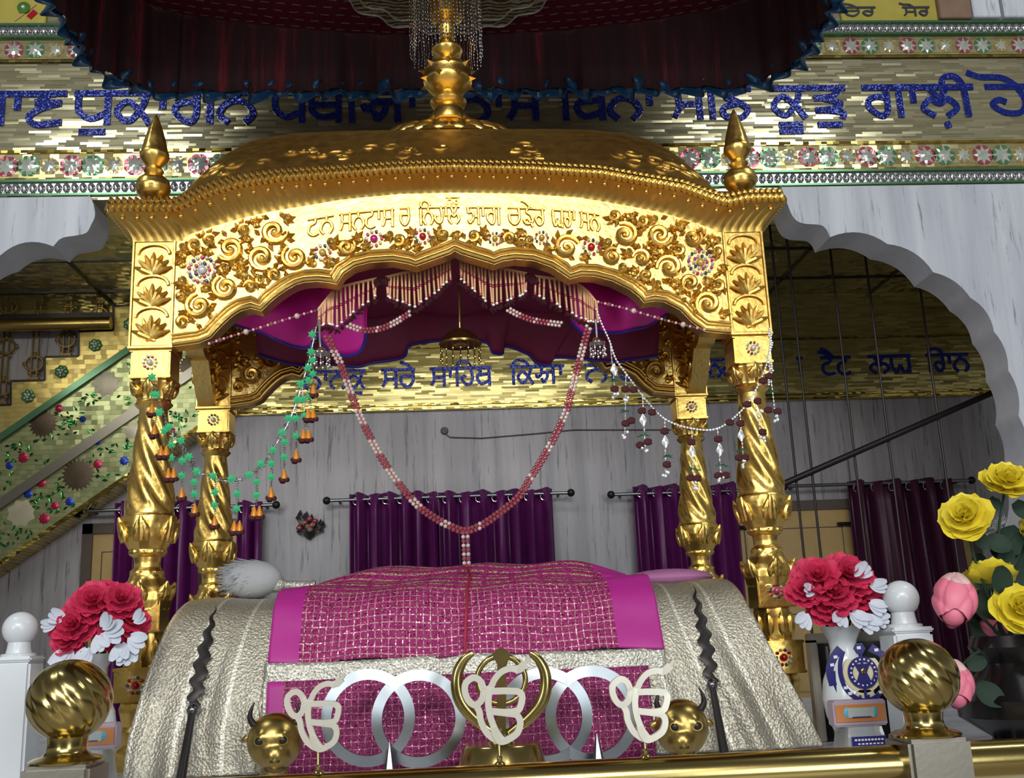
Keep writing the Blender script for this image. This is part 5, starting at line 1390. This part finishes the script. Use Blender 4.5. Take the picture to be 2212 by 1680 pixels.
def rings(cs, spike, y, label):
    c0 = at(*cs[0][:2], y); t = thing('ring_emblem', (at(*spike[:2], y).x, y, ZD), label, 'ring emblem')
    for i, (px, py, r) in enumerate(cs):
        c = at(px, py, y); k = (at(px + 1, py, y) - at(px, py, y)).length; R = r*k; w = 23*k
        mb = MB(); d = .016*(1 if i else -1)
        prof = [(R, -.004), (R, .004), (R - w, .009), (R - w, -.009)]
        n = 72; vs = [(c.x + q*math.cos(2*PI*j/n), c.y + d*.4*math.cos(2*PI*j/n) + h, c.z + q*math.sin(2*PI*j/n)) for j in range(n) for q, h in prof]
        mb.add(vs, [(4*j + a, 4*j + (a + 1) % 4, 4*((j + 1) % n) + (a + 1) % 4, 4*((j + 1) % n) + a) for j in range(n) for a in range(4)]); mb.build('ring', 'steel', t)
    b, tp = at(spike[0], spike[1], y - .04), at(spike[2], spike[3], y - .04); mb = MB()
    rr_ = 20*(at(1, 0, y).x - at(0, 0, y).x)
    mb.lathe([(rr_, ZD), (rr_*.9, ZD + .004), (rr_*.55, ZD + .02), (.0015, tp.z)], (b.x, y - .04, 0), 6); mb.build('spike', 'steel', t)
rings([(795, 1549, 102), (905, 1551, 102)], (842, 1650, 842, 1602), -.33, 'pair of crossing steel rings left of the gold sword emblem')
rings([(1177, 1547, 102), (1279, 1543, 102)], (1292, 1640, 1284, 1585), -.33, 'pair of crossing steel rings right of the gold sword emblem')

# gold double-sword emblem on a flared foot
y = -.47
def Q(x, yy): q = at(x, yy, y); return (q.x, q.z)
c = at(1083, 1600, y); t = thing('sword_emblem', (c.x, y, ZD), 'gold crossed sword emblem on a flared foot in the middle', 'emblem')
mb = MB(); k = (at(1001, 1600, y).x - at(1000, 1600, y).x)
mb.prism([Q(1083, 1396), Q(1103, 1412), Q(1094, 1436), Q(1092, 1600), Q(1072, 1600), Q(1074, 1436), Q(1062, 1412)], y - .01, y + .004); mb.build('double_edged_sword', 'brass', t)
mb = MB(); mb.tube([Q(1083 + 52*math.cos(a), 1468 + 52*math.sin(a)) and (at(1083 + 52*math.cos(a), 1468 + 52*math.sin(a), y).x, y, at(1083 + 52*math.cos(a), 1468 + 52*math.sin(a), y).z) for a in [2*PI*i/48 for i in range(48)]], .006, 10, 0, True); mb.build('disc_ring', 'brass', t)
for s in (-1, 1):
    pts = [(1083 + s*62, 1410), (1083 + s*80, 1424), (1083 + s*94, 1452), (1083 + s*96, 1486), (1083 + s*86, 1518), (1083 + s*64, 1546), (1083 + s*36, 1570), (1083 + s*6, 1592)]
    L = spline([(at(a, b, y + .01*s).x, y + .01*s, at(a, b, y + .01*s).z) for a, b in pts], 8); n = len(L)
    mb = MB(); mb.tube(L, [.002 + .0115*math.sin(PI*min(1, .06 + i/n*.8))**.6 for i in range(n)], 10, 0, False, .55); mb.build('curved_sword', 'brass', t)
mb = MB(); z1 = at(1083, 1604, y).z
mb.lathe([(.1, ZD), (.1, ZD + .006), (.084, z1 - .004), (.08, z1), (.03, z1), (.02, z1 + .012), (.012, z1 + .03)], (c.x, y, 0), 24); mb.build('flared_foot', 'brass', t)

# horned gilt animal heads either side
def animal(px, py, r, s, label, y=-.38):
    c = at(px, py, y); k = (at(px + 1, py, y) - at(px, py, y)).length; R = r*k
    t = thing('animal_head', (c.x, y, ZD), label, 'figurine')
    mb = MB()
    mb.lathe([(R*.62, ZD), (R*.66, ZD + .008), (R*.5, ZD + .016), (R*.5, c.z - R*.7)], (c.x, c.y, 0), 24); mb.build('base', 'brass_dull', t)
    mb = MB()
    def fn(u, v):
        th, a = PI*v, 2*PI*u; d = Vector((math.sin(th)*math.cos(a), math.sin(th)*math.sin(a), math.cos(th)))
        q = R*(1 + .07*max(0, d.z) - .08*abs(d.x)*max(0, -d.z))
        f = max(0, -d.y)                        # muzzle pushed forward and down, towards the middle
        sn = max(0, 1 - ((d.x - s*.3)**2 + (d.z + .5)**2)/.26)*f
        br = max(0, 1 - ((abs(d.x) - .38)**2 + (d.z - .28)**2)/.05)*f
        q *= 1 + .32*sn + .1*br
        return (c.x + q*d.x, c.y + q*d.y*.9, c.z + q*d.z)
    mb.grid(fn, 64, 40)
    hd = mb.build('head', 'brass_dull', t)
    for q in (-1, 1):
        e = Vector((c.x + q*R*.4 - s*0, c.y - R*.83, c.z + R*.16)); mb = MB(); mb.sph(e, (R*.15, R*.1, R*.13), 14, 8, 0); mb.tube([(e.x + R*.19*math.cos(a*PI/8), e.y - R*.02, e.z + R*.16*math.sin(a*PI/8)) for a in range(16)], R*.035, 6, 1, True); mb.build('eye', ['dark', 'brass_dull'], hd)
        hx = c.x + q*R*.72; mb = MB(); L = spline([(hx, c.y - R*.1, c.z + R*.62), (hx + q*R*.16, c.y - R*.16, c.z + R*.9), (hx + q*R*.12, c.y - R*.2, c.z + R*1.2), (hx + q*R*.0, c.y - R*.2, c.z + R*1.45)], 6)
        mb.tube(L, [R*.15*(1 - i/len(L)*.9) for i in range(len(L))], 10); mb.build('horn', 'dark', t)
        mb = MB(); mb.sph((c.x + q*R*.98, c.y - R*.05, c.z + R*.22), (R*.26, R*.1, R*.13), 12, 8, 0, Matrix.Rotation(q*.5, 3, 'Y')); mb.build('ear', 'brass_dull', t)
        mb = MB(); mb.sph((c.x + s*R*.32 + q*R*.12, c.y - R*1.2, c.z - R*.52), (R*.06, R*.04, R*.05), 8, 6); mb.build('nostril', 'dark', hd)
    mb = MB(); mb.tube([(c.x + s*R*.3 + R*.34*math.cos(a), c.y - R*1.08 - .1*R*math.sin(-a), c.z - R*.74 + R*.12*math.sin(a)) for a in [PI + PI*i/12 for i in range(13)]], R*.04, 6); mb.build('mouth', 'dark', hd)
animal(594, 1604, 60, .6, 'horned gilt animal head at the left, behind the left letter emblem')
animal(1472, 1574, 58, -.6, 'horned gilt animal head at the right, behind the right letter emblem')

# ------------------------------------------------------------------ marble posts with ball tops
def marble_post(px, py, label, y):
    c = at(px, py, y); k = (at(px + 1, py, y) - at(px, py, y)).length; R = 37*k; x = c.x
    t = thing('marble_post', (x, y, ZD), label, 'post'); z0 = c.z - R*.9
    mb = MB(); mb.sph(c, R, 32, 20); mb.lathe([(R*.98, z0 - R*.72), (R*.98, z0 - R*.55), (R*.72, z0 - R*.5), (R*.66, z0 - R*.2), (R*.62, z0 + R*.2)], (x, y, 0), 32); mb.build('ball', 'marble_post', t)
    mb = MB(); h = R*1.12; mb.box(x - h*1.05, x + h*1.05, y - h*1.05, y + h*1.05, z0 - R*1.0, z0 - R*.7, 0, .004); mb.box(x - h, x + h, y - h, y + h, ZD, z0 - R*1.0, 0, .006); mb.build('square_shaft', 'marble_post', t)
marble_post(44, 1358, 'white marble post with ball top at the left edge', -.3)
marble_post(1946, 1292, 'white marble post with ball top behind the right brass ball', -.3)

# ------------------------------------------------------------------ vases and flowers
def vase(px, py, y, prof, label, mat):
    c = at(px, py, y); t = thing('vase', (c.x, y, ZD), label, 'vase')
    mb = MB(); H = c.z - ZD
    mb.lathe([(r, ZD + h*H) for r, h in prof], (c.x, y, 0), 36, 0, cap=False); o = mb.build('body', mat, t); return c
VP = [(r_*1.14, h_) for r_, h_ in [(.036, 0), (.04, .02), (.032, .06), (.034, .1), (.05, .25), (.056, .4), (.05, .55), (.034, .7), (.028, .8), (.03, .88), (.04, .96), (.046, 1), (.04, .985), (.026, .85)]]
vl = vase(200, 1412, -.2, VP, 'white vase holding the crimson and white flowers at the left', 'ceramic')
vr = vase(1816, 1352, -.2, VP, 'white vase holding the crimson and white flowers at the right', 'ceramic')
def petal(mb, c, d, up, l, w, mat, cupf=.3, tip=.0, n=5):
    """curved petal from c along d"""
    d = Vector(d).normalized(); up = Vector(up); s = d.cross(up).normalized(); up = s.cross(d).normalized(); vs = []
    for i in range(n + 1):
        q = i/n; ww = w*math.sin(PI*min(1, .12 + q*.8))**.7
        for j in (-1, -.4, .4, 1):
            vs.append(Vector(c) + d*l*q + s*ww*j + up*(cupf*l*(q*q)*.7 + .25*w*abs(j)**2*(1 if cupf > 0 else -1) - tip*l*max(0, q - .7)))
    mb.add(vs, [(4*i + j, 4*i + j + 1, 4*i + 5 + j, 4*i + 4 + j) for i in range(n) for j in range(3)], mat)
def blossom(c, r, face, mats, parent, rr, name='blossom', layers=((12, 1.0, .1), (9, .8, .5), (7, .55, 1.0), (5, .35, 1.6)), ms=(0, 0, 0, 0), wf=.42):
    mb = MB(); f = Vector(face).normalized(); a = f.orthogonal().normalized(); b = f.cross(a)
    for li, (n, q, lift) in enumerate(layers):
        for k in range(n):
            an = 2*PI*k/n + li*.6 + rr.uniform(-.15, .15); d = a*math.cos(an) + b*math.sin(an)
            dd = (d + f*lift*.75).normalized()
            petal(mb, Vector(c) + f*(.12*r*li), dd, f, r*q*rr.uniform(.88, 1.08), r*wf*q*1.1, ms[li], .35, .25*(li < 2))
    return mb.build(name, mats, parent, keep=True)
def bouquet(spots, whites, centre, y, label, seed):
    rr = random.Random(seed); t = thing('flower_bunch', (centre.x, y, centre.z), label, 'flowers')
    mb = MB()
    for px, py, r, dy in spots:
        c = at(px, py, y - dy); k = (at(px + 1, py, y) - at(px, py, y)).length
        mb.tube([(centre.x, y, centre.z - .05), (c.x, c.y + .02, c.z)], .003, 6)
    mb.build('stems', 'leaf_dark', t)
    for px, py, r, dy in spots:
        c = at(px, py, y - dy); k = (at(px + 1, py, y) - at(px, py, y)).length
        f = (c - Vector((centre.x, y + .05, centre.z - .02))).normalized() + Vector((0, -.9, .25))
        blossom(c, r*k*1.12, f, ['petal_pink'], t, rr, layers=((13, 1.0, .0), (11, .9, .35), (9, .72, .8), (7, .5, 1.3), (5, .34, 2)), ms=(0,)*5, wf=.36)
    for px, py, dx, dz, l in whites:
        c = at(px, py, y - .085); k = (at(px + 1, py, y) - at(px, py, y)).length; mb = MB()
        for q in (-.45, 0, .45):
            ca, sa = math.cos(q), math.sin(q); petal(mb, c, (dx*ca - dz*sa, -.35, dx*sa + dz*ca), (0, -1, .2), l*k, l*k*.27, 0, .2)
        mb.build('white_petals', 'petal_white', t, keep=True)
bouquet([(205, 1310, 50, .05), (262, 1305, 44, .05), (165, 1358, 48, .06), (240, 1375, 34, .05), (285, 1345, 36, .04), (150, 1390, 34, .07), (230, 1285, 32, .02)],
        [(140, 1335, -1, .25, 34), (222, 1355, .6, .5, 40), (228, 1362, 1, -.15, 52), (215, 1372, .3, -.7, 44), (282, 1375, .9, -.6, 46), (150, 1400, -.3, -.9, 50), (188, 1400, -.1, -.9, 40), (276, 1395, .2, -1, 46), (290, 1340, .8, .35, 34), (120, 1345, -.7, -.3, 30), (262, 1390, .1, -.8, 44)], vl, -.2, 'crimson and white artificial flowers in the left vase', 4)
bouquet([(1766, 1258, 50, .05), (1828, 1252, 50, .05), (1862, 1278, 38, .04), (1738, 1280, 36, .06), (1800, 1290, 46, .06), (1782, 1318, 34, .06), (1845, 1300, 34, .05), (1810, 1240, 34, .03)],
        [(1758, 1272, -.9, -.15, 30), (1845, 1240, .8, .3, 36), (1880, 1262, .6, -.2, 34), (1880, 1300, .6, -.6, 36), (1860, 1330, .5, -.7, 44), (1815, 1322, -.3, -.6, 38), (1840, 1322, .4, -.6, 40), (1740, 1325, -.5, -.8, 38), (1885, 1330, .8, -.5, 34)], vr, -.2, 'crimson and white artificial flowers in the right vase', 9)

# dark glass vase with roses at the right edge
yv = -.42; c = at(2160, 1400, yv)
t = thing('vase', (c.x, yv, ZD), 'shiny black vase with the roses at the right edge', 'vase')
mb = MB(); zt = at(2160, 1372, yv).z; H = zt - ZD
mb.lathe([(.06, ZD), (.064, ZD + .01), (.05, ZD + .03), (.118, ZD + H*.3), (.12, ZD + H*.45), (.075, ZD + H*.66), (.056, ZD + H*.76), (.078, ZD + H*.9), (.068, zt), (.055, zt - .005), (.03, ZD + H*.72)], (c.x + .01, yv, 0), 40, 0, cap=False); mb.build('body', 'black_glass', t)
mouth = Vector((c.x + .01, yv, zt - .02))
def rose(px, py, r, face, mat, label, leaves, y, kind='open'):
    c = at(px, py, y); k = (at(px + 1, py, y) - at(px, py, y)).length; rr = random.Random(px)
    t = thing('rose', (c.x, y, c.z), label, 'rose'); f = Vector(face).normalized()
    S_ = spline([mouth + Vector((rr.uniform(-.02, .02), 0, -.08)), mouth + Vector((rr.uniform(-.02, .02), 0, .0)), mouth.lerp(c, .55) + Vector((rr.uniform(-.01, .01), .01, .02)), c - f*.01], 8)
    mb = MB(); mb.tube(S_, .0035, 6); mb.build('stem', 'leaf_dark', t)
    if kind == 'open': blossom(c, r*k, f, [mat], t, rr, 'blossom', ((7, 1.08, .0), (7, .95, .3), (6, .75, .8), (5, .55, 1.4), (4, .36, 2.4)), (0,)*5, .58)
    elif kind == 'bud':
        mb = MB(); a = f.orthogonal().normalized(); b = f.cross(a); R_ = r*k
        def fn(u, v):                        # furled petals wound round the bud
            an = 2*PI*u; q = R_*(.12 + .95*math.sin(PI*min(1, .1 + v*.74))**.8)*(1 - .13*(1 - abs(math.sin(1.5*an + 3.2*v)))**3 - .1*(1 - abs(math.sin(2.5*an - 2.2*v + 1)))**4)
            return c + f*(R_*(-1.15 + 2.5*v) + .12*R_*math.sin(3*an)*v*v) + a*(q*math.cos(an)) + b*(q*math.sin(an))
        mb.grid(fn, 60, 24, matf=lambda u, v: 1 if v + .12*math.sin(6*PI*u) < .34 else 0); mb.sph(c + f*R_*1.1, R_*.55, 12, 8, 0); mb.build('blossom', [mat, 'rose_pale'], t, keep=True)
    else: blossom(c - f*.012, r*k*1.9, f, [mat, 'rose_pale'], t, rr, 'blossom', ((5, .7, 1.6), (6, .85, 2.2), (5, .95, 3.2), (4, .95, 5)), (1, 0, 0, 0), .62)
    mb = MB()
    for lx, ly, dx, dz, l in leaves:
        q = at(lx, ly, y + .012); petal(mb, q, (dx, -.2, dz), (0, -1, .1), l*k, l*k*.42, 0, .15, n=7)
    if leaves: mb.build('leaf', 'leaf_dark', t, keep=True)
rose(2172, 1050, 50, (-.1, -.75, .75), 'rose_yellow', 'yellow rose topmost of the bunch at the right edge', [(2150, 1075, -.4, -.7, 34), (2190, 1085, .5, -.8, 46)], -.4)
rose(2086, 1124, 52, (-.45, -.75, .45), 'rose_yellow', 'yellow rose leaning left before the plum curtain', [(2110, 1150, .2, -1, 40), (2130, 1165, .8, -.4, 50)], -.42)
rose(2222, 1165, 40, (.5, -.7, .4), 'rose_yellow', 'yellow rose cut by the right edge of the photo', [(2195, 1160, -.7, -.5, 60), (2170, 1190, -.8, -.1, 40)], -.38)
rose(2140, 1262, 56, (.1, .35, .9), 'rose_yellow', 'yellow rose turned away above a dark leaf', [(2105, 1262, 1, .2, 44), (2108, 1290, .7, -.8, 60), (2165, 1235, .2, .9, 50)], -.4)
rose(2204, 1322, 56, (-.2, -.85, .4), 'rose_yellow', 'large yellow rose lowest of the yellow ones', [(2170, 1280, -.3, .9, 60)], -.46)
rose(2062, 1288, 43, (-.35, -.45, -.7), 'rose_pink', 'pink rosebud hanging left of the turned yellow rose', [], -.43, 'bud')
rose(2150, 1345, 34, (-.1, -.8, -.2), 'rose_pink', 'reddish pink rose half hidden behind the large yellow rose', [], -.36, 'bud')
rose(2062, 1470, 36, (-.2, -.5, -.85), 'rose_pink', 'drooping pink rosebud beside the right brass ball', [(2110, 1480, .6, -.6, 60), (2090, 1440, .8, .3, 40)], -.5, 'bud')
mb = MB(); o = thing('leaf_spray', (mouth.x, yv, mouth.z), 'dark leaves spreading between the roses at the right edge', 'leaves')
for i, (lx, ly, dx, dz, l) in enumerate([(2150, 1200, .5, .6, .085), (2190, 1210, .4, .5, .09), (2130, 1225, -.7, .4, .05), (2185, 1260, .5, .4, .08), (2120, 1330, -.3, -.7, .07), (2180, 1240, .8, -.4, .08), (2200, 1440, .5, -.5, .1), (2120, 1420, -.4, -.6, .07), (2165, 1300, .5, -.3, .09)]):
    q = at(lx, ly, -.36); mb = MB(); petal(mb, q, (dx, -.2, dz), (0, -1, .1), l, l*.42, 0, .15, n=7)
    mb.tube([mouth + Vector((0, 0, -.03)), mouth.lerp(q, .6) + Vector((0, .012, 0)), q], .002, 5); mb.build('leaf', 'leaf_dark', o, keep=True)
mb = MB()
for i in range(26): q = at(2148 + rnd.uniform(-20, 22), 1138 + rnd.uniform(-26, 34), -.37); mb.tube([(q.x + .008*math.cos(a*PI/4), q.y, q.z + .008*math.sin(a*PI/4)) for a in range(8)], .0009, 4, 0, True)
mb.build('clear_curls', 'glass', o)

# framed dark panel standing behind the right vase
yb = -.06; a, b = at(1752, 1380, yb), at(1918, 1380, yb)
t = thing('framed_panel', ((a.x + b.x)/2, yb, ZD), 'dark framed panel standing behind the right vase', 'panel')
mb = MB(); zt = a.z
mb.box(a.x, b.x, yb - .01, yb + .012, ZD, zt, 0); mb.build('dark_board', 'black_glass', t)
mb = MB(); mb.box(a.x - .012, b.x + .012, yb - .018, yb + .016, zt - .012, zt + .014, 0, .003); mb.box(a.x - .012, a.x + .01, yb - .018, yb + .016, ZD, zt, 0, .003); mb.box(b.x - .01, b.x + .012, yb - .018, yb + .016, ZD, zt, 0, .003); mb.build('frame', plain('beige_frame', (.32, .29, .24), .45), t)
mb = MB()
for x in (a.x + .03, a.x + .05): mb.box(x, x + .008, yb - .014, yb - .01, ZD + .01, zt - .02)
mb.build('strips', 'steel_gold', t)

# ------------------------------------------------------------------ mementos
def memento(px, y, label, full):
    X = lambda x, yy: at(px + x, yy, y)
    dy = 0 if full else 52
    c = X(0, 1600 + dy); t = thing('memento', (c.x, y, ZD), label, 'memento')
    w = lambda d: (at(px + d, 1550, y).x - at(px, 1550, y).x)
    z = lambda yy: at(px, yy + dy, y).z
    zb_ = z(1566)
    mb = MB(); mb.lathe([(w(56)*1.2, ZD), (w(56)*1.2, ZD + .012), (w(42)*1.2, zb_)], (c.x, y, 0), 4, 0, M3=Matrix.Rotation(PI/4, 3, 'Z')); g = mb.build('clear_base', 'glass', t)
    mb = MB(); mb.box(c.x - w(36), c.x + w(38), y - w(50), y - w(48), ZD + .006, z(1585), 0); 
    for i in range(9): mb.box(c.x - w(30) + w(7)*i, c.x - w(30) + w(7)*i + w(4.5), y - w(51), y - w(50), z(1594), z(1590), 1)
    for i in range(7): mb.box(c.x - w(24) + w(8)*i, c.x - w(24) + w(8)*i + w(5), y - w(51), y - w(50), z(1602), z(1599), 1)
    mb.build('printed_strip', ['navy', 'white_print'], g)
    mb = MB(); mb.box(c.x - w(57), c.x + w(57), y - .02, y + .02, zb_, z(1510), 0, .003); lb = mb.build('label_block', 'lilac', t)
    mb = MB(); mb.box(c.x - w(53), c.x + w(53), y - .0225, y - .0195, z(1556), z(1519), 0)
    for s in (-1, 1): mb.sph((c.x + s*w(28), y - .022, z(1536)), (w(9), .003, w(11)), 16, 8, 1)
    mb.box(c.x - w(28), c.x + w(28), y - .025, y - .021, z(1547), z(1526), 2); mb.box(c.x - w(20), c.x + w(20), y - .026, y - .024, z(1547), z(1545), 3)
    mb.build('label', ['orange_label', 'sky_label', 'grey_label', 'navy'], lb)
    if not full: return
    yf = y - .004; k = w(1)
    cc = X(4, 1452); R = lambda d: d*k
    def ringp(cx, cz, r, a0, a1, n=28): return [(cx + r*math.cos(a0 + (a1 - a0)*i/n), cz + r*math.sin(a0 + (a1 - a0)*i/n)) for i in range(n + 1)]
    mb = MB(); mb.prism(ringp(cc.x, cc.z, R(42), .75, -PI - .75) , yf + .001, yf + .007); mb.prism([(cc.x - R(30), z(1511)), (cc.x + R(32), z(1511)), (cc.x + R(12), z(1490)), (cc.x - R(12), z(1490))], yf + .001, yf + .007); bp = mb.build('backing_plate', 'cream', t)
    mb = MB()
    strip(mb, ringp(cc.x, cc.z, R(28), 0, 2*PI, 40), R(10), yf, .003)                                      # disc
    mb.prism([(cc.x - R(17), cc.z + R(18)), (cc.x + R(17), cc.z + R(18)), (cc.x + R(8), cc.z), (cc.x + R(17), cc.z - R(22)), (cc.x - R(17), cc.z - R(22)), (cc.x - R(8), cc.z)], yf - .003, yf)
    strip(mb, [(cc.x, cc.z + R(46)), (cc.x, cc.z - R(60))], R(5), yf, .003)
    mb.prism(ringp(cc.x - R(2), cc.z + R(50), R(13), 0, 2*PI, 6), yf - .003, yf)
    for s in (-1, 1):                                                                                       # curved swords with tails
        q = [(cc.x + s*R(38), cc.z + R(46)), (cc.x + s*R(47), cc.z + R(22)), (cc.x + s*R(49), cc.z - R(6)), (cc.x + s*R(40), cc.z - R(34)), (cc.x + s*R(20), cc.z - R(52)), (cc.x - s*R(12), cc.z - R(62))]
        strip(mb, [(v.x, v.y) for v in spline([(a, b, 0) for a, b in q], 6)], R(9), yf, .003)
    q = [(cc.x - R(44), cc.z + R(52)), (cc.x - R(60), cc.z + R(34)), (cc.x - R(72), cc.z + R(8)), (cc.x - R(68), cc.z - R(24))]
    strip(mb, [(v.x, v.y) for v in spline([(a, b, 0) for a, b in q], 6)], R(16), yf, .003)
    mb.prism([(cc.x - R(76), cc.z + R(2)), (cc.x - R(60), cc.z + R(6)), (cc.x - R(62), cc.z - R(38))], yf - .003, yf)
    q = [(cc.x + R(18), cc.z + R(38)), (cc.x + R(36), cc.z + R(50)), (cc.x + R(54), cc.z + R(38))]
    mb.prism([(cc.x + R(16), cc.z + R(44)), (cc.x + R(28), cc.z + R(58)), (cc.x + R(52), cc.z + R(40)), (cc.x + R(44), cc.z + R(30))], yf - .003, yf)
    for xq in (-11, 7): strip(mb, [(cc.x + R(xq), cc.z - R(46)), (cc.x + R(xq - 4), cc.z - R(62))], R(4), yf, .003)
    mb.build('navy_emblem', 'navy', t)
    mb = MB()
    for i in range(18):
        a = 2*PI*i/18; strip(mb, [(cc.x + R(27)*math.cos(a) - R(1.5), cc.z + R(27)*math.sin(a)), (cc.x + R(27)*math.cos(a) + R(1.8), cc.z + R(27)*math.sin(a) + R(1))], R(3.4), yf - .003, .001)
    for x, zz_ in ((-57, 34), (-66, 18), (-4, 51), (34, 45), (-42, -30), (-34, -42), (40, -30), (32, -42), (44, -16)): strip(mb, [(cc.x + R(x - 4), cc.z + R(zz_)), (cc.x + R(x + 4), cc.z + R(zz_ + 1))], R(6), yf - .003, .001)
    mb.build('white_lettering', 'white_print', t)
    mb = MB(); mb.sph((cc.x, yf - .004, cc.z + R(3)), (R(6), .003, R(7)), 12, 8); mb.build('gold_medal', 'brass', t)
memento(1858, -.52, 'memento with navy emblem on an orange label block at the right', True)
memento(196, -.45, 'small orange labelled memento hidden behind the left brass ball', False)
